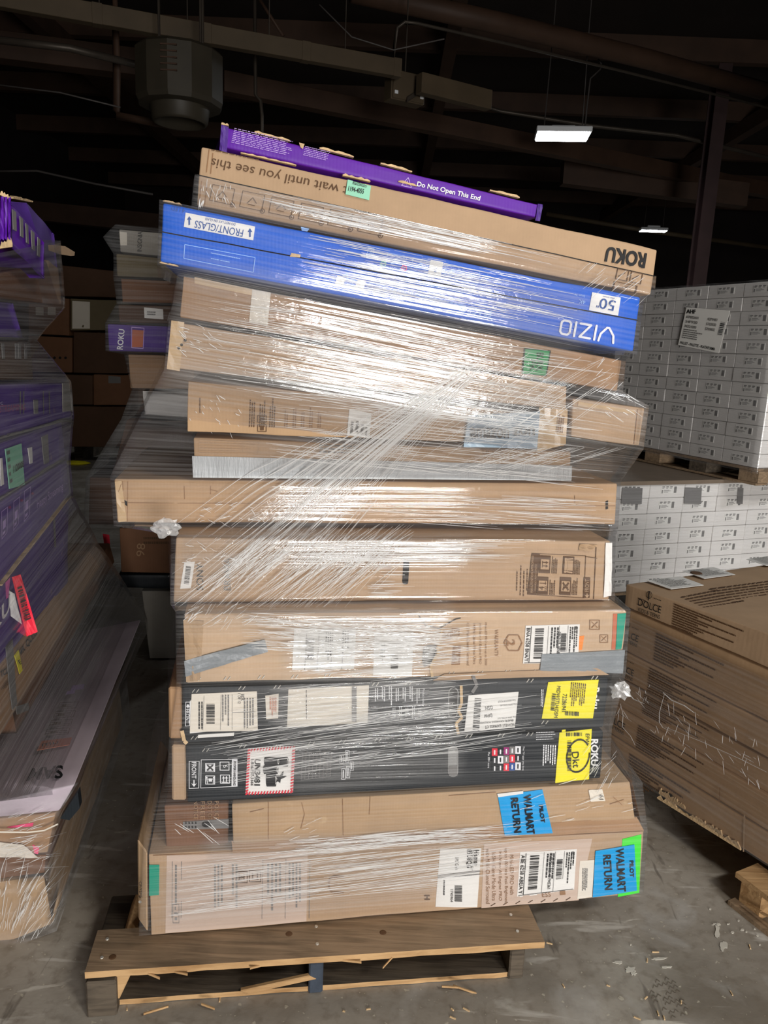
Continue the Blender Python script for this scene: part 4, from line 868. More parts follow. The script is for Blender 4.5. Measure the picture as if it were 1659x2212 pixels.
# ---- flat carton with the silver sleeve
N4 = tv('flat_carton', 'flat tan carton in a silver sleeve, on top of the long plain carton', [(415, 943), (1236, 974), (1234, 1037), (417, 1031)], -0.13, 0.55, 'tan2', n=(22, 5, 5))
sheet(N4, [(415, 985), (1236, 1006), (1234, 1038), (417, 1032)], 'silver_sleeve', 'silver', 0.002, 20, 4, lift=0.003)
prints(N4, [(430, 950), (560, 955), (558, 980), (430, 979)], frame_(0, 0, 1, 1, .008, .04) + [rc(.73, 0, .735, 1)] + words(5, 91, .3), 'fine_print', 'tan')
prints(N4, [(690, 960), (800, 964), (800, 984), (690, 982)], words(3, 92), 'fine_print', 'gink'); prints(N4, rot(1066, 970, 60, 12, 2), words(2, 93), 'fine_print', 'brown')
text(N4, 'ULTRA', 1066, 978, 9, 2, 'inkf', w=46)
# ---- carton with pattern prints and the blue grey mailer
N3 = tv('patterned_carton', 'tan carton with black pattern prints, wedged above the flat silver sleeved carton', [(401, 818), (1228, 896), (1224, 968), (399, 938)], -0.04, 0.6, 'tan2', n=(22, 6, 5), amp=0.007)
prints(N3, rot(433, 872, 40, 5, -90), words(1, 94), 'fine_print', 'binkb')
for k in range(3): prints(N3, rot(546 + k * 22, 890, 66, 14, -88), words(3, 95 + k), 'fine_print', 'binkb')
for k in range(5): prints(N3, rot(620 + k * 18, 898, 52, 9, -88), words(2, 98 + k), 'fine_print', 'inkf')
for y in (905, 925): prints(N3, rot(566, y, 20, 16, 0), frame_(0, 0, 1, 1, .08, .08) + [rc(.3, .2, .7, .8)], 'icon', 'binkb')
q = [(755, 884), (803, 893), (799, 946), (750, 940)]; lb = sheet(N3, q, 'barcode_label', 'paper', 0.003); prints(N3, rot(776, 925, 36, 30, 6), [rc(.0, 0, .14, .9), rc(.3, .2, .45, 1), rc(.62, .1, .76, .8), rc(.9, 0, 1, .6)], 'label_print', 'gink', 0.005, lb)
q = [(1010, 897), (1164, 888), (1158, 968), (1000, 965)]; lb = sheet(N3, q, 'mailer_bag', 'bag', 0.01, 10, 6, lift=0.006, thick=0.008); text(N3, 'amazon', 1055, 934, 22, 1, 'ink', w=82, parent=lb, off=0.019, bold=0.01); text(N3, 'zon', 1128, 930, 19, 0, 'ink', w=46, parent=lb, off=0.019, bold=0.01)
sheet(N3, [(1164, 880), (1226, 884), (1222, 960), (1160, 976)], 'packing_tape', 'pack', 0.004, 5, 5, lift=0.004); prints(N3, rot(1210, 912, 44, 14, -84), words(3, 105, .6), 'fine_print', 'brown', 0.012)
# ---- narrow end on the right
NB = tv('short_carton', 'short tan carton end poking out beside the blue grey mailer bag', [(1236, 858), (1397, 880), (1384, 966), (1232, 946)], -0.02, 0.55, 'tan', n=(8, 5, 5), amp=0.006)
plines(NB, [(1378, 884), (1370, 960)], 1.6, 'crease', 'inkf', 0.002); sheet(NB, [(1250, 868), (1372, 886), (1370, 895), (1248, 877)], 'packing_tape', 'pack', 0.0016, 6, 1)
# ---- two cartons under heavy film
N2 = tv('wrapped_carton', 'tan carton with dented corners under the densest film creases', [(369, 690), (1230, 832), (1228, 890), (359, 798)], 0.0, 0.62, 'tan', n=(22, 6, 5), amp=0.006)
sheet(N2, [(370, 692), (398, 696), (388, 802), (360, 797)], 'packing_tape', 'pack', 0.0016, 2, 5, lift=0.002)
for x, y in ((392, 745), (386, 752), (400, 735)): pix(N2, [circle(x, y, 3.4, 8)], 'puncture', 'void', 0.0022)
N1 = tv('wrapped_carton', 'tan carton with a green sticker directly under the bright blue carton', [(391, 590), (1348, 776), (1336, 848), (384, 688)], -0.02, 0.62, 'tan3', n=(22, 6, 5), amp=0.006)
sheet(N1, [(545, 625), (585, 632), (578, 702), (538, 696)], 'pale_label', 'paper2', 0.002, lift=0.003); sheet(N1, [(420, 598), (580, 632), (578, 645), (420, 612)], 'packing_tape', 'pack', 0.0016)
q = [(1133, 752), (1190, 757), (1180, 813), (1127, 808)]; lb = sheet(N1, q, 'green_sticker', 'green', 0.003); prints(N1, q, frame_(0, 0, 1, 1, .03, .03), 'printed_border', 'ink', 0.005, lb)
text(N1, 'BULK', 1166, 782, 15, 92, 'ink', w=40, parent=lb, off=0.005); text(N1, 'PK', 1150, 790, 12, 92, 'ink', w=24, parent=lb, off=0.005)
# ---- bright blue carton
VZ = tv('blue_carton', 'bright blue television carton under the upside down tan carton', [(349, 434), (1388, 640), (1371, 762), (343, 567)], 0.012, 0.66, 'blue', n=(30, 7, 5), amp=0.005)
flapseam(VZ, (347, 500), (1379, 692), 2.6)
q = [(401, 459), (551, 489), (547, 519), (397, 490)]; qr = [q[2], q[3], q[0], q[1]]
lb = sheet(VZ, q, 'orientation_label', 'paper', 0.0024, 8, 3)
text(VZ, 'FRONT/GLASS', 473, 494, 16, 191, 'inkb', w=106, parent=lb, off=0.0044); text(VZ, 'DO NOT LAY ON GLASS', 476, 479, 5.5, 191, 'inkb', w=66, parent=lb, off=0.0044)
for x, y in ((409, 477), (540, 503)): pix(VZ, [seg(x, y + 9, x, y - 4, 3.4), [(x - 5, y - 2), (x, y - 10), (x + 5, y - 2)]], 'arrow', 'inkb', 0.0044, parent=lb)
plines(VZ, [(399, 528), (551, 556), (547, 588), (397, 558), (399, 528)], 1.5, 'outline_print', 'inkl')
for k in range(5): prints(VZ, rot(470 + (k % 3) * 20, 550 + k * 4, 30, 4, 11), words(1, 110 + k), 'fine_print', 'inkl')
text(VZ, '4 LED', 385, 452, 10, 191, 'inkb', w=30)
def uicon(x, y, w, h, mt='inkl', body=True):
    prints(VZ, rot(x, y, w, h, 11), frame_(0, 0, 1, 1, 1.3 / w, 1.3 / h) + ([seg(.3, .3, .6, .75, .08), seg(.6, .75, .75, .5, .08), seg(.3, .3, .75, .5, .08)] if body else []), 'icon', mt)
for x, y, w, h in ((800, 547, 14, 24), (853, 565, 38, 32), (905, 574, 32, 30), (975, 588, 30, 30), (1017, 597, 36, 30), (770, 618, 30, 26), (742, 600, 44, 40), (870, 640, 40, 34), (812, 628, 34, 30)): uicon(x, y, w, h)
prints(VZ, rot(941, 580, 28, 34, 11), [rc(0, 0, 1, 1)], 'icon_panel', 'paper'); prints(VZ, rot(941, 584, 9, 9, 0), [circle(.5, .5, .5)], 'icon_mark', 'inkb', 0.0036)
for x, y, mt in ((828, 570, 'mint'), (873, 579, 'pink')): prints(VZ, rot(x, y, 13, 13, 0), ringp(.5, .5, .5, .16) + [seg(.3, .3, .7, .7, .12)], 'icon', mt)
for x, y in ((735, 608), (778, 616)): sheet(VZ, rot(x, y, 18, 22, 20), 'paper_scrap', 'paper', 0.002, 3, 3, lift=0.003)
sheet(VZ, [(650, 490), (668, 494), (664, 500), (652, 498)], 'paper_scrap', 'inkl', 0.002, 2, 2); sheet(VZ, [(630, 546), (650, 550), (648, 556), (626, 554)], 'paper_scrap', 'raw', 0.002, 2, 2)
prints(VZ, rot(960, 645, 120, 46, 11), words(5, 120, .3), 'fine_print', 'inkl'); text(VZ, 'FRAGILE', 1030, 672, 16, 191, 'inkl', w=64)
q = [(1279, 631), (1341, 643), (1335, 682), (1272, 670)]; lb = sheet(VZ, q, 'size_label', 'paper', 0.002, 5, 4); text(VZ, '50', 1311, 658, 23, 191, 'inkb', w=34, parent=lb, off=0.0042); text(VZ, '"', 1290, 662, 5, 191, 'inkb', parent=lb, off=0.0042); text(VZ, 'class screen', 1314, 643, 3.5, 191, 'inkb', w=26, parent=lb, off=0.0042)
text(VZ, '4K', 1257, 652, 9, 191, 'inkl'); text(VZ, 'Smart TV', 1252, 638, 5, 191, 'inkl', w=22)
def bigletters(f, strokes, quad, name, mat, t=0.05): prints(f, quad, strokes, name, mat)
q = rot(1270, 716, 116, 34, 190)
vz = []
def st(x0, y0, x1, y1): vz.append([(x0 - .012, y0), (x0 + .012, y0), (x1 + .012, y1), (x1 - .012, y1)]) if abs(x1 - x0) < .03 else None
L_ = lambda pts, w=.14: [((x0, y0), (x1, y1)) for (x0, y0), (x1, y1) in zip(pts, pts[1:])]
vz = []
for pts in ([(.0, .95), (.02, .5), (.12, .06), (.16, .06), (.26, .5), (.28, .95)], [(.36, .95), (.36, .05)], [(.44, .92), (.64, .92), (.46, .08), (.66, .08)], [(.74, .95), (.74, .05)], [(.83, .8), (.83, .2), (.87, .07), (.97, .07), (1.01, .2), (1.01, .8), (.97, .93), (.87, .93), (.83, .8)]):
    px_ = [bil(q, *p) for p in pts]
    vz += [seg(*a, *b, 4.6) for a, b in zip(px_, px_[1:])] + [circle(*a, 2.3, 8) for a in px_]
pix(VZ, vz, 'lettering', 'winkp', 0.0026)
for a, b, u, s in (((352, 434), (392, 442), 3, 5), ((345, 567), (385, 575), 3, 6)): torn(VZ, a, b, u, s)
# ---- upside down tan carton
RK = tv('upside_down_carton', 'tan television carton printed upside down, under the narrow purple carton', [(432, 312), (1425, 537), (1409, 641), (420, 447)], -0.03, 0.62, 'tan', n=(28, 7, 5), amp=0.006)
flapseam(RK, (425, 377), (1412, 596), 2.4)
text(RK, 'ust wait until you see this', 617, 382, 27, 192, 'binkb', w=328)
prints(RK, rot(520, 338, 130, 4, 12), words(1, 130), 'fine_print', 'binkb')
text(RK, 'ROKU', 1352, 556, 34, 190, 'ink', w=88, bold=0.035)
q = [(751, 388), (801, 402), (797, 433), (746, 420)]; lb = sheet(RK, q, 'lot_label', 'mint', 0.0045); text(RK, '1194-4055', 769, 411, 11, 12, 'ink', w=34, parent=lb, off=0.0062, bold=0.015); prints(RK, rot(779, 400, 36, 8, 15), words(3, 131), 'fine_print', 'ink', 0.0062, lb)
for k, x in enumerate((480, 545, 608, 672, 735, 800)):
    y = 420 + (x - 480) * 0.21; q = rot(x, y, 50, 36, 12); prints(RK, q, frame_(0, 0, 1, 1, .03, .04) + [seg(.3, .3, .5, .7, .04), seg(.5, .7, .7, .4, .04), seg(.35, .25, .65, .25, .04)], 'instruction_drawing', 'binkb'); prints(RK, rot(x + 22, y + 22, 11, 11, 0), ringp(.5, .5, .5, .14, 14) + [seg(.5, .3, .5, .7, .14)], 'step_number', 'binkb')
for x, y, w, h in ((1344, 594, 26, 24), (1374, 600, 26, 24), (1350, 622, 52, 20)): prints(RK, rot(x, y, w, h, 12), frame_(0, 0, 1, 1, .06, .07) + [seg(.2, .3, .7, .75, .08)], 'icon', 'binkb')
for a in ([(452, 322), (446, 372)], [(460, 330), (455, 375)], [(436, 390), (430, 440)], [(448, 392), (442, 444)]): plines(RK, a, 2.2, 'crease', 'inkf', 0.002)
torn(RK, (740, 378), (800, 392), 5, 8); torn(RK, (520, 330), (640, 357), 3, 9, 14)
# ---- narrow purple carton on top
PR = tv('purple_carton', 'narrow purple carton on the very top of the tall stack', [(478, 268), (1173, 441), (1166, 474), (474, 319)], -0.05, 0.5, 'purple', n=(24, 5, 5), amp=0.005, skew=0.12)
text(PR, 'Do Not Open This End', 969, 414, 14, 13.2, 'winkp', w=140, bold=0.022)
q = rot(880, 393, 22, 20, 12); prints(PR, q, [seg(0, 0, .5, 1, .07), seg(.5, 1, 1, 0, .07), seg(0, 0, 1, 0, .07), rc(.47, .3, .54, .65), rc(.47, .14, .54, .22)], 'warning_triangle', 'inkp')
prints(PR, rot(568, 308, 134, 34, 13), words(9, 140, .35, .85), 'fine_print', 'inkp'); prints(PR, rot(686, 333, 60, 22, 13), words(6, 141, .35, .85), 'fine_print', 'inkp')
for k, (a, b) in enumerate((((550, 285), (626, 304)), ((690, 320), (764, 339)), ((822, 353), (890, 371)), ((1058, 411), (1122, 427)), ((478, 268), (494, 271)), ((860, 402 - 10), (900, 402)))): torn(PR, a, b, 4.5, 150 + k)
sheet(PR, [(478, 270), (494, 274), (490, 330), (474, 325)], 'crumpled_corner', 'purple2', 0.002, 3, 6, lift=0.01)
sheet(PR, [(1162, 440), (1172, 442), (1166, 478), (1156, 476)], 'crumpled_corner', 'purple2', 0.002, 2, 5, lift=0.008)
pix(PR, [[(646, 308), (658, 311), (654, 322), (649, 318)]], 'torn_spot', 'raw', 0.0024)

# ------------------------------------------------------------------ stretch film round the tall stack
rings = [(300, 2022, 1390, 1930, .012), (308, 1850, 1399, 1794, .014), (334, 1742, 1388, 1690, .016), (362, 1690, 1318, 1660, .02), (366, 1612, 1322, 1575, .02),
         (382, 1482, 1352, 1456, .014), (380, 1322, 1362, 1316, .014), (368, 1306, 1328, 1300, -.045), (370, 1156, 1330, 1162, -.045), (246, 1136, 1336, 1140, -.135), (238, 1030, 1341, 1040, -.135),
         (355, 800, 1390, 970, .016), (365, 688, 1402, 876, .016), (374, 652, 1346, 846, .012), (384, 590, 1352, 776, .012), (340, 570, 1376, 766, .024), (344, 431, 1392, 640, .024),
         (414, 449, 1414, 642, -.012), (421, 376, 1418, 596, -.012)]
uM = V3((math.cos(R(MY)), math.sin(R(MY)), 0))
def filmloft(name, label, plane, rings, bk, side, mat, ncol=64, nside=5, step=0.02, wav=0.0022, lout=0.05, rout=0.05, crease=None):
    rows = []
    for lx, ly, rx, ry, off in rings:
        p = plane.shift(off); rows.append((p.hit(lx, ly), p.hit(rx, ry)))
    full = []
    for (a0, b0), (a1, b1) in zip(rows, rows[1:]):
        n = max(1, int(max((a1 - a0).length, (b1 - b0).length) / step))
        for k in range(n): full.append((a0.lerp(a1, k / n), b0.lerp(b1, k / n)))
    full.append(rows[-1])
    V, UV, Fc = [], [], []; vv = 0.0
    for j, (a, b) in enumerate(full):
        if j: vv += ((a - full[j - 1][0]).length + (b - full[j - 1][1]).length) / 2
        u = (b - a).normalized(); bl = a + bk - u * lout; br = b + bk + u * rout
        pts = [bl.lerp(a, k / nside) for k in range(nside)] + [a.lerp(b, k / ncol) for k in range(ncol)] + [b.lerp(br, k / nside) for k in range(nside + 1)]
        s = -(a - bl).length; prev = None
        for k, p in enumerate(pts):
            if prev is not None: s += (p - prev).length
            prev = p
            w = noise.noise(V3((s * 2, vv * 42, 1))) * wav * .5 + noise.noise(V3((s * 2.2, vv * 14, 7))) * wav
            V.append(p + plane.n * w); UV.append((s, vv))
    m = ncol + 2 * nside + 1
    for j in range(len(full) - 1):
        for k in range(m - 1): Fc.append([j * m + k, j * m + k + 1, (j + 1) * m + k + 1, (j + 1) * m + k])
    t = thing(name, label, 'plastic film', (rows[0][0] + rows[0][1]) / 2)
    mk('film_sheet', V, Fc, mat, t, smooth=True, uvs=UV, crease=[crease(*topx(p)) if crease else 0.5 for p in V])
    return t, BVHTree.FromPolygons(V, Fc), V, Fc
def band(x0, y0, x1, y1, hh, k, soft=26.0):
    d = math.hypot(x1 - x0, y1 - y0)
    def f(x, y):
        t = ((x - x0) * (x1 - x0) + (y - y0) * (y1 - y0)) / d; n = abs(((x - x0) * (y1 - y0) - (y - y0) * (x1 - x0)) / d)
        s = lambda v: max(0.0, min(1.0, v)); e = s((t + soft) / soft) * s((d - t + soft) / soft) * s((hh - n + soft) / soft)
        return k * e
    return f
SLACK_GLARE = [band(420, 715, 1200, 840, 110, 1.0, 60), band(560, 880, 1180, 930, 60, .9, 50), band(800, 625, 1240, 700, 45, .9, 50), band(430, 410, 1050, 500, 30, .5), band(400, 1188, 1000, 1192, 22, 1.0, 22),
         band(640, 1375, 920, 1390, 60, .9, 40), band(640, 1662, 980, 1612, 46, .9), band(600, 1535, 970, 1515, 40, .5), band(460, 1842, 1000, 1808, 18, 1.0), band(370, 1945, 930, 1880, 52, .85, 30), band(1050, 775, 400, 1310, 46, .9, 40),
         band(760, 1065, 1260, 1105, 24, .2, 30), band(560, 990, 1230, 1020, 30, .5), band(420, 1330, 960, 1322, 18, 1.0), band(1240, 940, 1390, 900, 70, .5, 40)]
def slack(x, y): return max(b(x, y) for b in SLACK_GLARE) * .92 + .08  # bands where film glare is painted in as gloss and white haze
FW, FB, _, _ = filmloft('stretch_wrap', 'clear shiny stretch film wound round the tall stack of television cartons', MP, rings, MB * 0.45, 0, 'film', crease=slack)
def fhit(px, py, off=0.0015, bvh=None):
    d = ray(px, py).normalized(); h = (bvh or FB).ray_cast(EYE, d, 8.0)
    return (h[0] - d * off) if h[0] is not None else None
def strandgeo(pts, w, bvh=None, lift=0.0015):
    """a thin gathered pleat of film lying on the sheet: tent shaped in section"""
    P = [fhit(x, y, lift, bvh) for x, y in pts]
    P = [p for p in P if p is not None]
    if len(P) < 2: return [], []
    V, Fc = [], []; n = len(P)
    for i, p in enumerate(P):
        t = (P[min(i + 1, n - 1)] - P[max(i - 1, 0)]).normalized(); d = (EYE - p).normalized(); s = t.cross(d).normalized()
        ww = w * (0.25 + 0.75 * math.sin(math.pi * (i + 0.5) / n))
        V += [p - s * ww, p + d * ww * 0.8, p + s * ww]
    for i in range(n - 1):
        for k in (0, 1): Fc.append([i * 3 + k, i * 3 + k + 1, (i + 1) * 3 + k + 1, (i + 1) * 3 + k])
    return V, Fc
def fan(n, gen, seed):
    g = random.Random(seed); out = []
    for _ in range(n):
        pts, w = gen(g)
        out.append(strandgeo(pts, w))
    return join(*[o for o in out if o[0]])
def line(x0, y0, x1, y1, n, g, wob=0.8): return [(lerp(x0, x1, i / n) , lerp(y0, y1, i / n) + g.uniform(-wob, wob)) for i in range(n + 1)]
# the rope of gathered film that crosses the front corner to corner
def rope(g):
    t0 = g.uniform(0, 0.5); t1 = min(1.0, t0 + g.uniform(0.12, 0.5)); q = g.gauss(0, 1)
    def P(t):
        x = lerp(1055, 395, t); y = lerp(772, 1310, t ** 1.02); sp = 6 + 42 * min(1, t * 1.5) + 22 * max(0, t - .6)
        return (x + 0.62 * q * sp, y + 0.78 * q * sp)
    return [P(lerp(t0, t1, i / 10)) for i in range(11)], g.uniform(0.0003, 0.0009)
g = fan(220, rope, 5); mk('gathered_rope', g[0], g[1], 'strand', FW, kind='stuff')
def fanlow(g):
    x0 = g.uniform(560, 900); y0 = 1150 + g.uniform(-20, 40) ; L = g.uniform(60, 260); a = R(g.uniform(128, 150))
    return line(x0, y0, x0 + math.cos(a) * L, min(1312, y0 + math.sin(a) * L), 8, g, .1), g.uniform(0.0003, 0.0007)
g = fan(220, fanlow, 6); mk('fan_of_creases', g[0], g[1], 'strand', FW, kind='stuff')
def creases(x0, x1, y0, y1, sl, lmin, lmax, jit=0.03, wmax=0.0009):
    def f(g):
        x, y = g.uniform(x0, x1), 0; u = (x - x0) / (x1 - x0); y = g.uniform(y0, y1) + sl * (x - x0); L = g.uniform(lmin, lmax); s = sl + g.uniform(-jit, jit)
        return line(x, y, x + L, y + s * L, 7, g, .12), g.uniform(0.0003, wmax * .8)
    return f
for nm, n, gen, sd in (('creases_upper', 260, creases(430, 1150, 640, 830, 0.15, 30, 220), 11), ('creases_mid', 130, creases(560, 1150, 840, 985, 0.1, 40, 240), 12), ('creases_band', 150, creases(600, 1000, 1166, 1214, 0.005, 30, 180, .02), 13),
                       ('creases_hole', 26, creases(790, 840, 1214, 1290, 0.0, 30, 60, .01, .0012), 14), ('creases_tan', 230, creases(520, 880, 1322, 1400, 0.06, 30, 190, .12), 15), ('creases_black', 150, creases(440, 960, 1590, 1700, -0.14, 40, 240, .05), 16),
                       ('creases_black2', 90, creases(440, 960, 1500, 1590, -0.08, 30, 160, .05), 17), ('creases_low', 220, creases(360, 960, 1868, 1980, -0.12, 40, 300, .03), 18), ('creases_gap', 110, creases(580, 1000, 1818, 1848, -0.07, 30, 160, .06), 19),
                       ('creases_blue', 130, creases(650, 1100, 500, 600, 0.2, 30, 200), 20), ('creases_tan_top', 90, creases(560, 1000, 400, 450, 0.2, 60, 300, .04), 21), ('creases_long', 60, creases(700, 1200, 1050, 1120, 0.05, 60, 260, .04), 22), ('creases_h2', 120, creases(640, 960, 1395, 1470, -0.1, 40, 160, .05), 23)):
    g = fan(int(n * 1.15), gen, sd); mk('crease_glints', g[0], g[1], 'strand', FW, kind='stuff')  # creases whose white colour doubles as painted glare streaks
def diag(g):
    x0 = g.uniform(1100, 1340); y0 = g.uniform(760, 860); L = g.uniform(60, 330); a = R(g.uniform(142, 150))
    return line(x0, y0, x0 + math.cos(a) * L, y0 + math.sin(a) * L, 7, g, .3), g.uniform(0.0003, 0.0007)
g = fan(34, diag, 31); mk('crease_glints', g[0], g[1], 'strand', FW, kind='stuff')
def diag2(g):
    x0 = g.uniform(1290, 1410); y0 = g.uniform(530, 640); L = g.uniform(20, 70); a = R(g.uniform(135, 150))
    return line(x0, y0, x0 + math.cos(a) * L, y0 + math.sin(a) * L, 5, g, .3), g.uniform(0.0003, 0.0008)
g = fan(26, diag2, 32); mk('crease_glints', g[0], g[1], 'strand', FW, kind='stuff')
def diag3(g):
    x0 = g.uniform(1040, 1300); y0 = 985 + (1300 - x0) * .0; L = g.uniform(60, 160); a = R(g.uniform(158, 166))
    return line(x0 + 60, y0 - 18, x0 + 60 + math.cos(a) * L * 1.4, y0 - 18 + math.sin(a) * L * 1.4, 7, g, .3), g.uniform(0.0003, 0.0007)
g = fan(30, diag3, 33); mk('crease_glints', g[0], g[1], 'strand', FW, kind='stuff')
# short white strands painted in as glints where the film bunches round corners and upper ends
def glint(x0, x1, y0, y1, a0, a1, l0, l1):
    def f(g):
        x, y, L, a = g.uniform(x0, x1), g.uniform(y0, y1), g.uniform(l0, l1), R(g.uniform(a0, a1))
        return line(x, y, x + math.cos(a) * L, y + math.sin(a) * L, 4, g, .6), g.uniform(.0004, .0010)
    return f
for nm_, n_, ge, sd in ((0, 26, glint(428, 500, 385, 440, 50, 110, 6, 22), 41), (0, 26, glint(392, 500, 1165, 1235, -60, 40, 6, 26), 42), (0, 30, glint(400, 560, 1300, 1345, 120, 160, 10, 40), 43), (0, 24, glint(380, 470, 700, 760, 10, 60, 6, 24), 44), (0, 26, glint(405, 520, 850, 935, 20, 70, 5, 18), 45),
                        (0, 24, glint(420, 580, 1085, 1130, -30, 60, 8, 30), 46), (0, 20, glint(1300, 1372, 770, 850, 120, 160, 10, 40), 47), (0, 24, glint(1300, 1390, 840, 900, 20, 40, 10, 40), 48), (0, 9, glint(370, 480, 1760, 1835, 20, 50, 14, 50), 49), (0, 10, glint(610, 700, 1770, 1825, -30, -5, 8, 26), 50),
                        (0, 14, glint(1100, 1360, 1690, 1790, -25, -5, 10, 50), 51), (0, 16, glint(1280, 1345, 1600, 1680, 110, 140, 14, 50), 52)):
    g = fan(n_, ge, sd); mk('crease_glints', g[0], g[1], 'strand', FW, kind='stuff')
# crumpled wads of film
def wad(face_hit, w, h, seed, name='film_wad', parent=None, mat='clump', n=12):
    g = random.Random(seed); bm = bmesh.new(); bmesh.ops.create_icosphere(bm, subdivisions=3, radius=1)
    for v in bm.verts:
        k = 1 + 0.55 * noise.noise(v.co * 2.2 + V3((seed, 0, 0))) + 0.3 * noise.noise(v.co * 6 + V3((0, seed, 0))); v.co = V3((v.co.x * w * k, v.co.y * min(w, h) * 0.6 * k, v.co.z * h * k)) + face_hit
    V = [v.co.copy() for v in bm.verts]; Fc = [[q.index for q in f.verts] for f in bm.faces]; bm.free()
    return mk(name, V, Fc, mat, parent)
wad(MP.shift(.02).hit(358, 1140), .03, .02, 3, parent=FW); wad(MP.shift(.02).hit(1340, 1492), .022, .022, 4, parent=FW)
# ------------------------------------------------------------------ the stack on the left, seen along its side
LC0 = zhit(118, 2025, 0.0)
LF = vplane(LC0, MY)                       # its front
LS = vplane(LC0, MY + 90.0)                # its long side, facing the aisle
uL = V3((math.cos(R(MY)), math.sin(R(MY)), 0))
def lside(name, label, quad, off, mat, d=0.5, **k): return carton(name, label, quad, LS.shift(off), -uL * d, mat, **k)
def lfront(name, label, quad, off, mat, d=1.2, **k): return carton(name, label, quad, LF.shift(off), MB * d, mat, **k)
A1 = lfront('crushed_carton', 'crushed tan carton under crumpled film, lowest of the wrapped pallet beside the aisle', [(-150, 1925), (98, 1890), (118, 2000), (-150, 2110)], 0.0, 'worn', amp=0.012, n=(12, 6, 10))
A2 = lfront('brown_carton', 'flat reddish brown carton between the crushed tan one and the pink marked one', [(-150, 1862), (102, 1846), (98, 1890), (-150, 1925)], -0.005, 'brown', amp=0.006, n=(12, 4, 10))
A3 = lfront('pink_marked_carton', 'tan carton with pink stickers under crumpled film', [(-150, 1780), (122, 1756), (104, 1846), (-150, 1862)], 0.0, 'tan3', amp=0.008, n=(12, 5, 10))
lb = sheet(A3, [(14, 1788), (72, 1778), (70, 1786), (24, 1790)], 'pink_sticker', 'pink', 0.002, 4, 1); sheet(A3, [(70, 1826), (84, 1832), (82, 1846), (74, 1844)], 'pink_sticker', 'pink', 0.002, 2, 2)
sheet(A3, [(-60, 1812), (50, 1824), (84, 1852), (-60, 1850)], 'white_film_patch', 'paper2', 0.004, 6, 4, lift=0.006)
A4 = lfront('lavender_carton', 'pale lavender television carton lying flat on top of the wrapped pallet beside the aisle', [(-150, 1762), (164, 1694), (128, 1756), (-150, 1782)], 0.0, 'lav', d=1.25, amp=0.004, n=(12, 4, 14))
topz = A4.hit(164, 1694).z
TF = Face((0, 0, topz), (0, 0, 1)); TF.th = A4.th
text(TF, 'SAM', 96, 1674, 34, 172, 'ink', quad=[(136, 1684), (56, 1690), (70, 1662), (136, 1655)], bold=0.03, off=0.004)
lb = sheet(TF, [(90, 1604), (156, 1596), (150, 1612), (80, 1624)], 'orange_sticker', 'brick', 0.005, 4, 2); text(TF, 'um', 106, 1612, 8, 175, 'ink', quad=[(126, 1606), (90, 1612), (92, 1618), (126, 1611)], parent=lb, off=0.0075)
for k in range(4):
    y = 1590 - k * 19; x = 102 + k * 9; prints(TF, [(x, y - 13), (x + 50 - k * 3, y - 15), (x + 45 - k * 3, y - 1), (x - 6, y + 1)], frame_(0, 0, 1, 1, .03, .06) + [rc(.2, .3, .5, .6)] + words(3, 160 + k, .3), 'printed_panel', 'binkb', 0.004)
prints(TF, [(150, 1484), (182, 1480), (180, 1498), (142, 1503)], [rc(.2, .4, 1, 1), rc(0, 0, .5, .4)], 'printed_panel', 'inkp', 0.004)
# dark sheet painted in for the shaded gap at the corner, and the loose red label
fp = [LF.shift(.004).hit(x, y) for x, y in ((130, 1768), (168, 1712), (172, 1746), (150, 1772))]; mk('gap_shade', fp + [p + MB * .03 for p in fp], [[0, 1, 2, 3], [7, 6, 5, 4], [0, 4, 5, 1], [1, 5, 6, 2], [2, 6, 7, 3], [3, 7, 4, 0]], 'black', A4.th)

T1 = lside('television_carton', 'tan television carton with a dark strap, half covered by the purple cartons', [(-80, 1540), (205, 1176), (234, 1200), (-80, 1735)], -0.03, 'tan3', n=(16, 6, 5), amp=0.006)
text(T1, '4K QLED', 62, 1390, 20, -60, 'ink', quad=[(42, 1402), (76, 1358), (83, 1370), (44, 1422)], bold=0.01); text(T1, 'TCL', 10, 1452, 12, -60, 'ink', quad=[(1, 1450), (17, 1440), (19, 1454), (2, 1464)], bold=0.03)
sheet(T1, [(12, 1398), (26, 1380), (36, 1520), (26, 1534)], 'strap', 'gink', 0.004, 2, 6)
lb = sheet(T1, [(28, 1416), (36, 1404), (46, 1448), (40, 1456)], 'yellow_tag', 'yellow', 0.006, 2, 4); text(T1, 'E', 37, 1430, 10, -30, 'ink', parent=lb, off=0.009)
for k in range(3): plines(T1, [(4 + k * 5, 1490 - k * 2), (18 + k * 4, 1470 - k * 3)], 1.2, 'printed_line', 'binkb')
T2 = lside('long_carton', 'long torn brown carton lying along the side of the leftmost stack', [(30, 1530), (240, 1170), (250, 1215), (40, 1590)], -0.09, 'brown', n=(16, 5, 5), amp=0.01)
torn(T2, (110, 1400), (205, 1230), 10, 61, 12)
P1 = lside('purple_carton', 'dull purple carton with a pale edge strip above the tan television carton', [(-80, 1372), (152, 1078), (150, 1260), (-80, 1540)], -0.03, 'purple2', n=(12, 6, 5), amp=0.006)
plines(P1, [(118, 1120), (121, 1182)], 4, 'pale_tape', 'gink'); text(P1, 'ROKU', 15, 1420, 30, -55, 'winkp', quad=[(-60, 1400), (22, 1280), (22, 1316), (-60, 1440)], bold=0.02)
P2 = lside('purple_carton', 'purple carton reading happy streaming along its side', [(-80, 1136), (147, 992), (152, 1066), (-80, 1372)], -0.005, 'purple2', n=(12, 6, 5), amp=0.004)
text(P2, 'Happy Streaming', 108, 1078, 16, -30, 'inkp', quad=[(79, 1080), (136, 1040), (136, 1062), (80, 1104)])
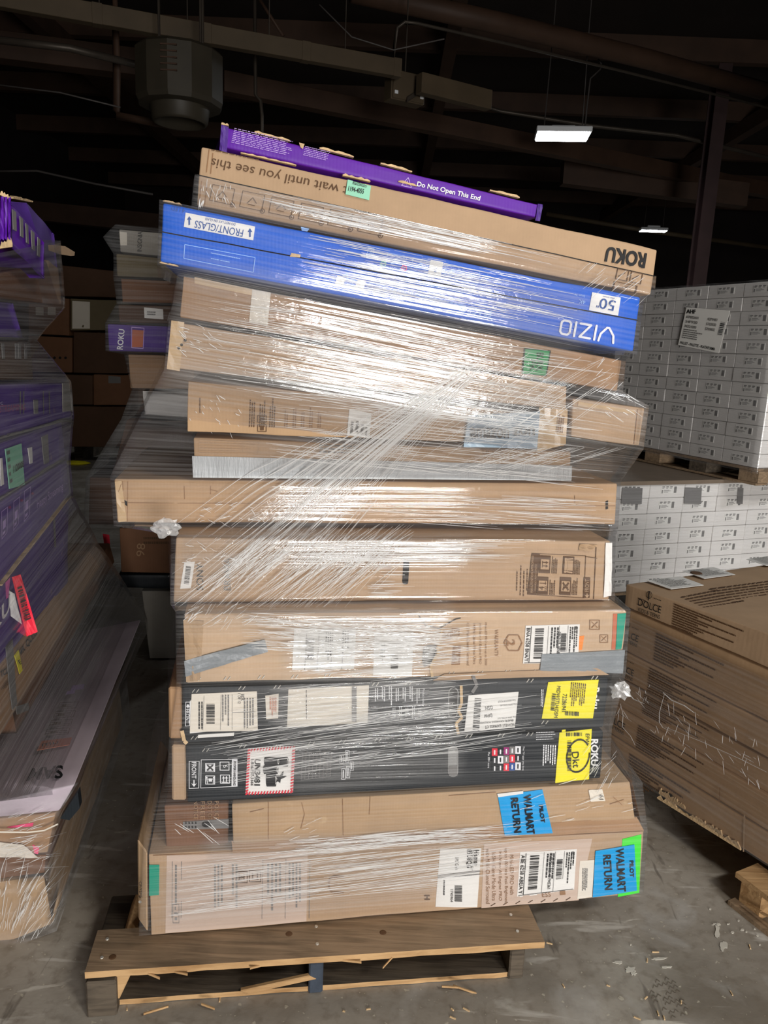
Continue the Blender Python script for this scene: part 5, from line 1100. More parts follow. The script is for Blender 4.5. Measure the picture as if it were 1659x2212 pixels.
for k, x in enumerate((3, 29, 52)): prints(P2, [(x, 1105 - k * 22), (x + 14, 1094 - k * 22), (x + 12, 1150 - k * 19), (x, 1166 - k * 19)], frame_(0, 0, 1, 1, .08, .03) + [rc(.2, .3, .7, .6), rc(.2, .1, .6, .2)], 'instruction_drawing', 'inkp'); pix(P2, [circle(x + 18, 1096 - k * 15, 3, 8)], 'step_dot', 'magenta')
torn(P2, (4, 1264), (148, 1078), 5, 62, 22, 'raw')
P3 = lside('purple_carton', 'purple carton with a grey green label on its side', [(-80, 985), (136, 905), (145, 988), (-80, 1134)], -0.01, 'purple2', n=(12, 6, 5), amp=0.006)
lb = sheet(P3, [(10, 970), (46, 958), (52, 1047), (20, 1056)], 'lot_label', 'mint', 0.003, 3, 4); text(P3, '1120008', 36, 1010, 8, -14, 'ink', quad=[(26, 1006), (48, 994), (48, 1008), (26, 1022)], parent=lb, off=0.005, bold=0.02); prints(P3, [(11, 975), (18, 972), (25, 1048), (20, 1052)], words(5, 170), 'fine_print', 'gink', 0.005, lb)
sheet(P3, [(0, 990), (4, 989), (9, 1046), (3, 1050)], 'white_label', 'paper', 0.003, 1, 3); sheet(P3, [(90, 944), (104, 938), (106, 998), (96, 1003)], 'kraft_tape', 'gink', 0.003, 1, 3); sheet(P3, [(60, 968), (69, 966), (70, 1000), (64, 1002)], 'torn_spot', 'paper', 0.003, 2, 2)
torn(P3, (-10, 1085), (140, 990), 5, 63, 26, 'gink')
P4 = lside('purple_carton', 'purple carton with small red lettering and a pale patch at its end', [(-80, 828), (150, 826), (157, 902), (-80, 978)], 0.0, 'purple2', n=(12, 5, 5), amp=0.006)
text(P4, 'STREAMING', 20, 886, 10, -3, 'magenta', quad=[(0, 876), (56, 872), (56, 886), (0, 891)]); sheet(P4, [(135, 828), (150, 828), (156, 886), (138, 890)], 'pale_patch', 'grey', 0.003, 2, 3); sheet(P4, [(73, 864), (82, 864), (83, 893), (75, 894)], 'small_label', 'gink', 0.003, 1, 2); text(P4, 'C', 5, 871, 6, 0, 'winkp')
for x in (45, 52, 95, 108): plines(P4, [(x, 845), (x + 1, 895)], 2.0, 'film_crease', 'gink')
torn(P4, (-10, 950), (155, 905), 5, 64, 26, 'gink')
P5 = lside('brown_carton', 'dark brown carton with pale streaked tape above the purple carton with red lettering', [(-80, 730), (70, 735), (76, 824), (-80, 824)], -0.02, 'dbrown', n=(8, 5, 5), amp=0.006)
for x in (5, 34, 41, 54): sheet(P5, [(x, 742), (x + 5, 742), (x + 6, 770 + x % 7), (x + 1, 775)], 'tape_strip', 'gink', 0.003, 1, 3)
P6 = lside('purple_carton', 'slumped dark purple carton bulging out under film above a brown carton', [(-80, 640), (36, 648), (60, 736), (-80, 730)], 0.01, 'purple2', n=(8, 6, 5), amp=0.02)
P7 = lside('grey_brown_carton', 'grey brown carton whose end shows under the topmost purple cartons', [(-80, 612), (104, 560), (134, 662), (-80, 640)], -0.02, 'brown', n=(10, 6, 5), amp=0.006)
P7b = lside('tan_carton', 'tan carton end with worn edge beside the topmost purple cartons', [(106, 560), (130, 575), (137, 662), (106, 612)], -0.025, 'tan3', d=0.3, n=(5, 6, 4), amp=0.008)
P8 = lside('purple_carton', 'crushed purple carton with torn pale corner, topmost and nearest of the leftmost stack', [(22, 424), (103, 520), (105, 611), (27, 536)], 0.02, 'purple', d=0.32, n=(10, 6, 6), amp=0.016)
for k in range(5): sheet(P8, [(30 + k * 13, 452 + k * 15), (36 + k * 13, 458 + k * 15), (38 + k * 13, 500 + k * 14), (32 + k * 13, 496 + k * 14)], 'torn_patch', 'gink', 0.006, 1, 3)
endf = vplane(P8.hit(24, 480), MY + 14); endf.th = P8.th
for k in range(4): sheet(endf.shift(0.012) if False else Face(endf.o + endf.n * 0.012, endf.n, None, P8.th), [(-6 + k * 8, 425 + k), (0 + k * 8, 424 + k), (2 + k * 7, 520), (-6 + k * 8, 516)], 'crushed_fold', 'purple', 0.004, 2, 8, lift=0.012)
torn(Face(endf.o, endf.n, None, P8.th), (0, 536), (27, 532), 24, 66, 8); torn(Face(endf.o, endf.n, None, P8.th), (0, 420), (20, 430), 10, 67, 8)
P9 = lside('purple_carton', 'purple carton with a creased film covered top behind the crushed topmost one', [(60, 432), (124, 505), (132, 600), (108, 580)], -0.05, 'purple2', d=0.4, n=(8, 6, 5), amp=0.012)
torn(P9, (28, 428), (70, 436), 6, 68, 8)
fp = [(104, 529), (132, 532), (154, 545), (153, 553), (128, 549), (105, 541)]
V = [LS.shift(0.03).hit(x, y) for x, y in fp]; V2 = [v + V3((-0.01, 0.05, 0.006)) for v in V]; n = len(V)
mk('cardboard_flap', V + V2, [list(range(n)), list(range(2 * n - 1, n - 1, -1))] + [[k, n + k, n + (k + 1) % n, (k + 1) % n] for k in range(n)], 'tan', P7.th)
# the red and white label hanging loose
RL = thing('loose_label', 'bright red barcode label with a white backing peeling off the leftmost stack', 'label', LS.shift(.05).hit(50, 1370))
RF = Face(LS.hit(50, 1300) + LS.n * 0.075, (0.55, -0.83, 0.05), None, RL)
q = [(25, 1246), (44, 1240), (81, 1364), (57, 1374)]; sheet(RF, q, 'red_face', 'red', 0.002, 5, 8, lift=0.006); prints(RF, [(36, 1268), (46, 1264), (66, 1334), (52, 1340)], [rc(0, y0, 1, y1) for y0, y1 in ((0, .04), (.07, .09), (.12, .17), (.2, .22), (.25, .3), (.34, .36), (.4, .45), (.48, .5), (.54, .6), (.63, .65), (.7, .76), (.8, .82), (.86, .9), (.95, 1))], 'barcode', 'ink', 0.0085)
sheet(Face(RF.o - RF.n * 0.012, (0.2, -0.97, 0.1), None, RL), [(20, 1275), (32, 1282), (48, 1348), (24, 1330)], 'white_backing', 'paper', 0.002, 4, 6, lift=0.004); sheet(Face(RF.o - RF.n * 0.03, RF.n, None, RL), [(8, 1262), (22, 1246), (18, 1290), (6, 1300)], 'magenta_tab', 'magenta', 0.002, 2, 3)
FLp = lfront('scrap', '', [(-300, 3000), (-299, 3000), (-299, 3001), (-300, 3001)], 0, 'tan') if False else None
# film over the wrapped pallet on the left
lr = [(-160, 2120, 122, 2012, .012), (-160, 1925, 104, 1888, .014), (-160, 1862, 108, 1846, .014), (-160, 1784, 128, 1757, .014), (-160, 1768, 170, 1690, .014)]
LFW, LFB, _, _ = filmloft('stretch_wrap', 'crumpled stretch film round the low wrapped pallet beside the aisle', LF, lr, MB * 1.2, 0, 'film3', 26, 6, 0.02, 0.005, 0.0, 0.02)
sr = [(150, 1712, 326, 1350, .012), (-70, 1740, 236, 1206, .02), (-70, 1545, 212, 1172, .012), (-70, 1372, 158, 1072, .02), (-70, 1136, 152, 988, .02), (-70, 980, 160, 900, .022), (-70, 826, 154, 824, .022), (-70, 735, 80, 735, .03), (-70, 640, 140, 664, .03), (-70, 560, 132, 520, .05)]
LSW, LSB, _, _ = filmloft('stretch_wrap', 'dull creased stretch film along the side of the tall leftmost stack of purple cartons', LS, sr, -uL * 0.3, 0, 'film2', 30, 3, 0.03, 0.003, 0.0, 0.0)
def lcr(g):
    if g.random() < .62:
        x = g.uniform(-5, 108); y = g.uniform(1900, 2040); L = g.uniform(20, 80); a = R(-64 + (x - 50) * .25 + g.uniform(-9, 9))
    else:
        x = g.uniform(-5, 100); y = g.uniform(1765, 1890); L = g.uniform(14, 60); a = R(-16 + g.uniform(-14, 14))
    k = g.uniform(-5, 5)
    return [(x + math.cos(a) * L * t / 6 + k * math.sin(math.pi * t / 6), y + math.sin(a) * L * t / 6) for t in range(7)], g.uniform(0.0003, 0.0009)
gg = random.Random(9); g = join(*[o for o in (strandgeo(*lcr(gg), bvh=LFB) for _ in range(120)) if o[0]]); mk('crease_glints', g[0], g[1], 'strand', LFW, kind='stuff')
sheet(T1, [(30, 1526), (58, 1518), (60, 1534), (34, 1544)], 'clear_tape', 'gink', .006, 2, 2, lift=.004)
g = tube([LF.shift(.02).hit(x, y) for x, y in ((-20, 1797), (60, 1798), (95, 1794), (125, 1780))], 0.0022, 5); mk('string', g[0], g[1], 'paper2', LFW)

# ------------------------------------------------------------------ cartons in the shade behind the aisle
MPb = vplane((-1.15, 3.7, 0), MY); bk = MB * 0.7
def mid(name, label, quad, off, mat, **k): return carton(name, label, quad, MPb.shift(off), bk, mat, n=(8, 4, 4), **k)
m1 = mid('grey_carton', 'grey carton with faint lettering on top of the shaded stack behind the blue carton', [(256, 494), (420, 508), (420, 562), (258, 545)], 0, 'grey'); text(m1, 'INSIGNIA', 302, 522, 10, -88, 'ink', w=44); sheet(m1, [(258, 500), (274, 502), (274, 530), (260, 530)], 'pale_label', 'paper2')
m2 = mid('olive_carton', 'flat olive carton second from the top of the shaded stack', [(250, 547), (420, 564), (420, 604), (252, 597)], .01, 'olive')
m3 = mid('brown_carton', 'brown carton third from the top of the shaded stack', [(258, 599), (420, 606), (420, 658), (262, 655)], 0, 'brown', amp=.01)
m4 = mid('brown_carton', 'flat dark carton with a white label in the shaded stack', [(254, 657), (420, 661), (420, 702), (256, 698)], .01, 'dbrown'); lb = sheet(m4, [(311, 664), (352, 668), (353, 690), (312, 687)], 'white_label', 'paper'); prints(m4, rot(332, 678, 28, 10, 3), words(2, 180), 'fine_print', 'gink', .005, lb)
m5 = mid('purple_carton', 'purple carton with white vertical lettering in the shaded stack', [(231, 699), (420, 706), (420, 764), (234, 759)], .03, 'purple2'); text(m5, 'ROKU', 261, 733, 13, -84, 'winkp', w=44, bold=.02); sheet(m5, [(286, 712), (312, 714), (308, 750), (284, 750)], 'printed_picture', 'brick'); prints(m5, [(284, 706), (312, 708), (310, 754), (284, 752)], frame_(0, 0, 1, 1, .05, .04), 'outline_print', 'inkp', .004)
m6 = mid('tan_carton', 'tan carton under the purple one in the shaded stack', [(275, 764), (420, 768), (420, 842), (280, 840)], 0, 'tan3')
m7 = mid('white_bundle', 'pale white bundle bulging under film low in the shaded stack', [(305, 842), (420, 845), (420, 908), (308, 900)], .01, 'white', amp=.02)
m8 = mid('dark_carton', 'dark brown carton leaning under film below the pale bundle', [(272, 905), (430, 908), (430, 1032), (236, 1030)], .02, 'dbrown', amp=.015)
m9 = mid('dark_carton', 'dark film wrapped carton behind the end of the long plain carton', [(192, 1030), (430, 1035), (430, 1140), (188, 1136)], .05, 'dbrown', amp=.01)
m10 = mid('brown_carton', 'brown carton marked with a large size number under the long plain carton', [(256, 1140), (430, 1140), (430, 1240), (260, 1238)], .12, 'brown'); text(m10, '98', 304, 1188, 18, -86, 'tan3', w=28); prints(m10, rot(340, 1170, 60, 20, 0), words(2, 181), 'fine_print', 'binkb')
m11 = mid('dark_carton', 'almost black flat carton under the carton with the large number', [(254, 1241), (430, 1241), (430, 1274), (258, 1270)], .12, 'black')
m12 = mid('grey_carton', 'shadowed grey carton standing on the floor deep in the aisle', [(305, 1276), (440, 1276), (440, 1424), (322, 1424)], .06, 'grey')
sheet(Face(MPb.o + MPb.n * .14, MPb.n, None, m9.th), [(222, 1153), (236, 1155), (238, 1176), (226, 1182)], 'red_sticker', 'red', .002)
br = [(180, 1140, 430, 1145, .07), (185, 1032, 430, 1035, .07), (262, 905, 430, 908, .04), (285, 842, 430, 845, .03), (268, 765, 430, 768, .02), (228, 758, 430, 764, .05), (227, 698, 430, 704, .05), (252, 655, 430, 660, .025), (245, 598, 430, 604, .025), (245, 548, 430, 562, .025), (222, 512, 430, 540, .03), (250, 484, 430, 500, .02)]
filmloft('stretch_wrap', 'dull stretch film round the shaded stack behind the blue carton', MPb, br, MB * 0.6, 0, 'film2', 20, 3, 0.04, 0.006, 0.0, 0.0)
WP = vplane((0, 9.8, 0), 6); wb = V3((0, 1.0, 0))
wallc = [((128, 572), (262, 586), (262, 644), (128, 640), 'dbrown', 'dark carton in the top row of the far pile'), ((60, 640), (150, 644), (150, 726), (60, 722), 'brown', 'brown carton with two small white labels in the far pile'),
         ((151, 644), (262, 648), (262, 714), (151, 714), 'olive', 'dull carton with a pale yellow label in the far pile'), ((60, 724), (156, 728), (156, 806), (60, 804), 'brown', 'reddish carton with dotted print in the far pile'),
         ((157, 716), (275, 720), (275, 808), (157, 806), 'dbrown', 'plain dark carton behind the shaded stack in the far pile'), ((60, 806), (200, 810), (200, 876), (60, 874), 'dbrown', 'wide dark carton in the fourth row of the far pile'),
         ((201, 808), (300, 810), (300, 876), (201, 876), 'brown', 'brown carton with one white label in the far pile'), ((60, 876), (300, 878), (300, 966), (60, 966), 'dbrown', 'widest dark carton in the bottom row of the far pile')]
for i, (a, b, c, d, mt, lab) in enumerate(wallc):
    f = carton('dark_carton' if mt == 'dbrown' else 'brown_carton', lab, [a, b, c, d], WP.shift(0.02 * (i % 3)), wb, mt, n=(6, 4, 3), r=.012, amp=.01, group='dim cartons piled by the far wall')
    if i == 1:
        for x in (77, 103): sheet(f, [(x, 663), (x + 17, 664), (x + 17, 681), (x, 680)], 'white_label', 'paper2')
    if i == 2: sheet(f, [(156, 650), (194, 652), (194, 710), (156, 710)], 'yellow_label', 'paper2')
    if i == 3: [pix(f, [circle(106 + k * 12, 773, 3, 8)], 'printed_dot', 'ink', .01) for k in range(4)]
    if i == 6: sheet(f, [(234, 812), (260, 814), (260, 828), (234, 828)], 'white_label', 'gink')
pb = zhit(60, 975, 0.0); fp_ = thing('wooden_pallet', 'dark pallet under the far pile of cartons', 'pallet', pb)
for k in range(3):
    g = boxgeo(V3((pb.x + .9 * k, 9.95, 0)), V3((.1, 0, 0)), V3((0, .8, 0)), V3((0, 0, WP.hit(100, 966).z - .03))); mk('stringer', g[0], g[1], 'woodg', fp_)
g = boxgeo(V3((pb.x, 9.8, WP.hit(100, 966).z - .03)), V3((2.0, 0, 0)), V3((0, .1, 0)), V3((0, 0, .025))); mk('deck_board', g[0], g[1], 'woodg', fp_)
y0 = zhit(166, 1000, 0.02); bm = bmesh.new(); bmesh.ops.create_icosphere(bm, subdivisions=2, radius=1)
V = [y0 + V3((v.co.x * .17 * (1 + .4 * noise.noise(v.co * 2)), v.co.y * .1, v.co.z * .03 * (1 + .5 * noise.noise(v.co * 3)))) for v in bm.verts]; Fc = [[q.index for q in f.verts] for f in bm.faces]; bm.free()
mk('yellow_bag', V, Fc, 'yellow', tag=('crumpled yellow plastic bag on the dark floor at the far end of the aisle', 'bag'))

# ------------------------------------------------------------------ pallets of white cartons
def whitegrid(o, yaw, cols, rows, w, h, d, c0, group, where, skiptop=0):
    u = V3((math.cos(R(yaw)), math.sin(R(yaw)), 0)); v = V3((-u.y, u.x, 0)); rz = Matrix.Rotation(R(yaw), 4, 'Z')
    def shared(name, geo, mat):
        me = bpy.data.meshes.new(name); me.from_pydata([tuple(x) for x in geo[0]], [], geo[1]); me.materials.append(M[mat]); return me
    body = shared('white_carton', boxgeo(V3((.0012, 0, .0012)), V3((w - .0024, 0, 0)), V3((0, d, 0)), V3((0, 0, h - .0024)), .003), 'white')
    lw, lh = w * .46, h * .52
    lab = shared('carton_label', boxgeo(V3((w * .28, -.0016, h * .28)), V3((lw, 0, 0)), V3((0, .002, 0)), V3((0, 0, lh))), 'paper')
    pr = []
    def pp(x0, y0, x1, y1): pr.append(boxgeo(V3((w * .28 + lw * x0, -.0024, h * .28 + lh * y0)), V3((lw * (x1 - x0), 0, 0)), V3((0, .001, 0)), V3((0, 0, lh * (y1 - y0)))))
    for k in range(3): pp(.06 + k * .24, .8, .22 + k * .24, .93); pp(.06 + k * .24, .66, .18 + k * .24, .74)
    pp(.05, .08, .11, .5); pp(.16, .45, .5, .5); pp(.16, .32, .6, .37); pp(.16, .18, .45, .23); pp(.8, .1, .96, .88)
    prm = shared('label_print', join(*pr), 'gink')
    ordw = ['topmost', 'second', 'third', 'fourth', 'fifth', 'sixth', 'seventh', 'eighth', 'ninth', 'tenth', 'eleventh', 'twelfth', 'thirteenth', 'fourteenth']
    g = random.Random(int(yaw * 10))
    for r in range(rows):
        for c in range(cols):
            b = bpy.data.objects.new('white_carton', body); COL.objects.link(b)
            b.location = o + u * (w * (c + c0)) + V3((0, 0, h * (rows - 1 - r))) + v * g.uniform(0, .006); b.rotation_euler.z = R(yaw)
            b['label'] = 'white carton, %s row, %s column, %s' % (ordw[r], ('nearest', 'second', 'third', 'fourth', 'fifth', 'sixth')[c] if c0 == 0 else ('first', 'second', 'third', 'fourth', 'fifth', 'sixth')[c], where)
            b['category'] = 'carton'; b['group'] = group
            l = bpy.data.objects.new('carton_label', lab); COL.objects.link(l); l.parent = b; l.location = (g.uniform(-.01, .01), 0, g.uniform(-.004, .004))
            q = bpy.data.objects.new('label_print', prm); COL.objects.link(q); q.parent = l
    return u, v
# upper pallet: its face runs away from us, nearest column at the right
UY = 114.0                                   # direction of the face, from the near corner away
uo = zhit(1636, 1012, 0.99)
ud = V3((math.cos(R(UY)), math.sin(R(UY)), 0))
UW, UH, NC, NR = 0.275, 0.083, 5, 13
far = uo + ud * UW * NC
yawU = math.degrees(math.atan2((uo - far).y, (uo - far).x))
# columns counted from the far end so that each carton's face looks towards the aisle
uu, uv = whitegrid(far, yawU, NC, NR, UW, UH, 0.5, 0, 'white cartons on the upper pallet', 'upper pallet counted from far end')
for ob in list(COL.objects):
    if ob.get('group') == 'white cartons on the upper pallet': ob['label'] = ob['label'].replace('nearest column', 'first column')
UP = vplane(uo, yawU)
lab = thing('pallet_sheet', 'white printed sheet taped to the upper pallet of white cartons', 'sheet', UP.shift(.012).hit(1520, 710))
UF = Face(UP.o + UP.n * .012, UP.n, None, lab); q = [(1483, 664), (1577, 671), (1553, 763), (1465, 745)]
lb = sheet(UF, q, 'paper_sheet', 'lilac' if False else 'paper', .001, 4, 4); text(UF, 'AHF', 1494, 673, 9, 3, 'ink', w=20, parent=lb, off=.004, bold=.03)
def subq(x0, y0, x1, y1): return [bil(q, x0, y1), bil(q, x1, y1), bil(q, x1, y0), bil(q, x0, y0)]
for k, (s1, s2) in enumerate((('KP802601', '42F9481'), ('54F920', '5703930'), ('34321000', '5709802'))):
    text(UF, s1, 0, 0, 1, 0, 'gink', quad=subq(.06, .72 - k * .12, .34, .79 - k * .12), parent=lb, off=.004, bold=.02); text(UF, s2, 0, 0, 1, 0, 'gink', quad=subq(.55, .72 - k * .12, .78, .79 - k * .12), parent=lb, off=.004, bold=.02)
prints(UF, subq(.06, .18, .55, .44), words(5, 190), 'fine_print', 'gink', .004, lb); text(UF, 'PALLET - PALETTE - PLATAFORMA', 0, 0, 1, 0, 'ink', quad=subq(.05, .04, .9, .11), parent=lb, off=.004, bold=.02); prints(UF, [bil(q, .97, .72), bil(q, .97, .4), bil(q, .87, .4), bil(q, .87, .72)], bars(12, 191), 'barcode', 'ink', .004, lb)
# its pallet
up = thing('wooden_pallet', 'wooden pallet under the upper white cartons', 'pallet', (uo + far) / 2 - V3((0, 0, .1)))
L = UW * NC; zt = uo.z; ou = far
for z0, hgt, nm in ((zt - .02, .018, 'deck_board'), (zt - .105, .014, 'bottom_board')):
    for k, (y, d) in enumerate(((0.005, .1), (.2, .1), (.4, .1))): g = boxgeo(ou + uv * y + V3((0, 0, z0 - zt)), uu * L, uv * d, V3((0, 0, hgt)), .002); mk(nm, g[0], g[1], 'wood', up)
for k, x in enumerate((0.0, .33, .66, .98)):
    xx = x * (L - .14) / .98; g = boxgeo(ou + uu * xx + uv * .01 + V3((0, 0, -.091)), uu * .15, uv * .45, V3((0, 0, .071)), .003); mk('block', g[0], g[1], 'wood' if k % 2 else 'woodg', up)
# lower pallet
LY = 20.0; lo_top = zhit(1338, 1044, 0.87)
lu = V3((math.cos(R(LY)), math.sin(R(LY)), 0)); lv = V3((-lu.y, lu.x, 0))
LW, LH = 0.262, 0.098; rowsL = 7
lo = lo_top - V3((0, 0, LH * rowsL))
whitegrid(lo - lu * LW * 0.13, LY, 5, rowsL, LW, LH, 0.55, -0.0001, 'white cartons on the lower pallet', 'lower pallet counted from aisle end')
LP = vplane(lo_top, LY)
cap = thing('cardboard_cap', 'flat brown cardboard sheet covering the lower white cartons', 'cardboard', lo_top)
g = boxgeo(lo_top - lu * .12 - lv * .015, lu * 1.7, lv * 1.9, V3((0, 0, .012)), .003); mk('cap_sheet', g[0], g[1], 'capboard', cap)
g = boxgeo(lo_top - lu * .12 - lv * .016 - V3((0, 0, .012)), lu * 1.7, lv * .003, V3((0, 0, .024))); mk('turned_edge', g[0], g[1], 'capboard', cap)
for k, (a, b) in enumerate(((1344, 1388), (1480, 1516), (1594, 1606))):
    fz = Face(LP.o + LP.n * .006, LP.n, None, cap); sheet(fz, [(a, 1053), (b, 1054), (b - 2, 1089), (a - 2, 1088)], 'grey_strip', 'gink', .001, 2, 2)
lp = thing('wooden_pallet', 'wooden pallet on the floor under the lower white cartons', 'pallet', (lo.x, lo.y, 0))
zb = lo.z
for k, y in enumerate((0, .25, .5)):
    g = boxgeo(V3((lo.x, lo.y, zb - .02)) - lu * .04 + lv * y, lu * 1.35, lv * .1, V3((0, 0, .018))); mk('deck_board', g[0], g[1], 'wood', lp)
for x in (0, .6, 1.2): g = boxgeo(V3((lo.x, lo.y, 0)) + lu * x + lv * .02, lu * .1, lv * .55, V3((0, 0, zb - .021))); mk('stringer', g[0], g[1], 'woodg', lp)
hi = [(1380, 966), (1386, 600)]
def boxfilm(name, label, plane, u, corner, width, z0, z1, mat, bkv):
    # film over a square pallet load: straight rings
    t = thing(name, label, 'plastic film', corner)
    V, UV, Fc = [], [], []; nr, ncol = int((z1 - z0) / .03), 36
    for j in range(nr + 1):
        z = z0 + (z1 - z0) * j / nr
        for k in range(ncol + 9):
            if k <= ncol: p = corner + u * (width * k / ncol); s = width * k / ncol
            else: p = corner + u * width + bkv * ((k - ncol) / 8); s = width + bkv.length * (k - ncol) / 8
            p = V3((p.x, p.y, z)); wv = noise.noise(V3((s * 5, z * 30, 3))) * .0025; V.append(p + plane.n * (.009 + wv)); UV.append((s, z + .12 * s * (1 if 'upper' in label else .1)))
    m = ncol + 9
    for j in range(nr):
        for k in range(m - 1): Fc.append([j * m + k, j * m + k + 1, (j + 1) * m + k + 1, (j + 1) * m + k])
    mk('film_sheet', V, Fc, mat, t, smooth=True, uvs=UV, crease=[.4] * len(V)); return t
boxfilm('stretch_wrap', 'thin stretch film round the upper pallet of white cartons', UP, uu, far, UW * NC, zt - .03, zt + UH * NR + .01, 'film2', uv * .5)
boxfilm('stretch_wrap', 'thin stretch film round the lower pallet of white cartons', LP, lu, lo - lu * .05, LW * 5.1, zb, zb + LH * rowsL - .002, 'film2', lv * .5)

# ------------------------------------------------------------------ the pallet of long brown cartons at the right
DY = -62.0
D0 = zhit(1322, 1648, 0.11); DP = vplane(D0, DY)
du = V3((math.cos(R(DY)), math.sin(R(DY)), 0)); db = V3((-du.y, du.x, 0))
lines = [((1350, 1259), .348), ((1346, 1311), .43), ((1342, 1404), .50), ((1334, 1462), .55), ((1322, 1520), .585), ((1312, 1582), .625), ((1318, 1648), .66)]
offs = (0.0, -0.012, -0.004, -0.012, 0.0, 0.006)
labs = ('topmost long brown carton with balloon emblem, white sheets on its lid', 'second long brown carton from the top of the balloon emblem stack', 'third long brown carton from the top of the balloon emblem stack', 'fourth long brown carton, under the torn film of the balloon emblem stack', 'fifth long brown carton of the balloon emblem stack, emblem in full view', 'lowest long brown carton of the balloon emblem stack, with ragged bottom edge')
DF = []
for i in range(6):
    (xa, ya), sa = lines[i]; (xb, yb), sb = lines[i + 1]; XR_ = 1730
    q = [(xa, ya + 1), (XR_, ya + 1 + sa * (XR_ - xa)), (XR_, yb - 1 + sb * (XR_ - xb)), (xb, yb - 1)]
    DF.append(carton('long_carton', labs[i], q, DP.shift(offs[i]), db * 0.85, 'tan' if i in (0,) else 'tan2', n=(20, 4, 6), amp=0.004, group='long brown cartons with a balloon emblem'))
def emblem(f, x, y, s, sl):
    ang = math.degrees(math.atan(sl))
    def q(cx, cy, w, h): # sheared quad following the carton's slope
        return [(cx - w / 2 - h * .1 * 0, cy - h / 2 - sl * w / 2), (cx + w / 2, cy - h / 2 + sl * w / 2), (cx + w / 2 - h * .18, cy + h / 2 + sl * w / 2), (cx - w / 2 - h * .18, cy + h / 2 - sl * w / 2)]
    b = q(x, y - 16 * s, 14 * s, 20 * s)
    prints(f, b, ringp(.5, .6, .46, .07, 16, .4) + [seg(.5, 1, .5, .22, .07), seg(.3, .9, .42, .25, .05), seg(.7, .9, .58, .25, .05), [(.42, .2), (.58, .2), (.56, .0), (.44, .0)], [(.36, .95), (.5, 1), (.5, .22), (.44, .22)]], 'balloon_emblem', 'ink')
    text(f, 'DOLCE', 0, 0, 1, 0, 'ink', quad=q(x + 1 * s, y + 6 * s, 50 * s, 15 * s)); text(f, 'KIDS & TEENS', 0, 0, 1, 0, 'ink', quad=q(x - 1 * s, y + 22 * s, 47 * s, 8 * s))
    for sd in (-1, 1): prints(f, q(x + sd * 17 * s, y - 8 * s, 17 * s, 3 * s), [circle(.1 + k * .2, .5, .06, 6, .35) for k in range(5)], 'printed_dots', 'ink')
def legal(f, x, y, w, h, sl, seed):
    qd = [(x, y), (x + w, y + sl * w), (x + w - h * .12, y + h + sl * w), (x - h * .12, y + h)]
    g = random.Random(seed); out = []
    for r in range(10):
        y1 = 1 - r / 10; xx = 0; end = (1.0, .55, .35, .9, .5, .36, .88, .45, .36, .3)[r]
        while xx < end: wd_ = g.uniform(.012, .05); out.append(rc(xx, y1 - .062, min(end, xx + wd_), y1)); xx += wd_ + .008
    prints(f, qd, out, 'fine_print', 'binkb')
emblem(DF[0], 1404, 1303, 1.0, .36); legal(DF[0], 1458, 1304, 148, 52, .395, 1); text(DF[0], 'Company LLC', 1590, 1358, 5, 22, 'binkb')
emblem(DF[1], 1357, 1365, .92, .45); legal(DF[1], 1419, 1367, 145, 60, .47, 2)
emblem(DF[2], 1347, 1438, .9, .52); legal(DF[2], 1404, 1442, 145, 52, .52, 3)
legal(DF[3], 1392, 1498, 140, 44, .57, 4)
emblem(DF[4], 1328, 1552, .9, .6); legal(DF[4], 1380, 1566, 140, 50, .6, 5)
legal(DF[5], 1361, 1628, 130, 62, .64, 6); emblem(DF[5], 1334, 1640, .5, .6)
dz0 = DF[0].hit(1500, 1259 + .348 * 150).z
DT = Face((0, 0, dz0), (0, 0, 1), None, DF[0].th)
DT = Face((0, 0, DP.hit(1352, 1259).z + 0.002), (0, 0, 1), None, DF[0].th)
for k, q in enumerate(([(1396, 1255), (1470, 1246), (1520, 1265), (1449, 1274)], [(1474, 1234), (1541, 1226), (1588, 1242), (1521, 1251)], [(1612, 1209), (1690, 1198), (1700, 1222), (1655, 1223)])):
    lb = sheet(DT, q, 'document_sheet', 'paper', .002, 4, 4, lift=.002); prints(DT, q, [(p) for p in [[(.1 + .8 * x, .1 + .8 * y) for x, y in w_] for w_ in words(9, 200 + k, .35)]], 'fine_print', 'gink', .0055, lb)
prints(DT, [(1532, 1272), (1700, 1250), (1760, 1330), (1660, 1350)], words(16, 210, .4, .7), 'fine_print', 'binkb', .002)
prints(DT, [(1470, 1290), (1560, 1272), (1690, 1345), (1600, 1352)], words(14, 211, .4, .7), 'fine_print', 'binkb', .002)
pp = DT.place(1504, 1240, .004); g = lathe(pp, [(0, .002), (.02, .002), (.022, 0)], 10); mk('tear_hole', g[0], g[1], 'binkb', DF[0].th)
for a, b, sd in (((1420, 1722), (1600, 1834), 71), ((1424, 1712), (1480, 1745), 72), ((1500, 1768), (1560, 1806), 73)): torn(DF[5], (a[0], a[1] + 2), (b[0], b[1] + 2), 14, sd, 26, d=.004)
pix(DF[5], [[(1425, 1705), (1452, 1716), (1460, 1742), (1432, 1728)]], 'torn_hole', 'void', .003)
plines(DF[5], [(1555, 1700), (1553, 1732)], 2.0, 'crease', 'inkf'); plines(DF[5], [(1608, 1760), (1606, 1840)], 3.0, 'crease', 'pale')
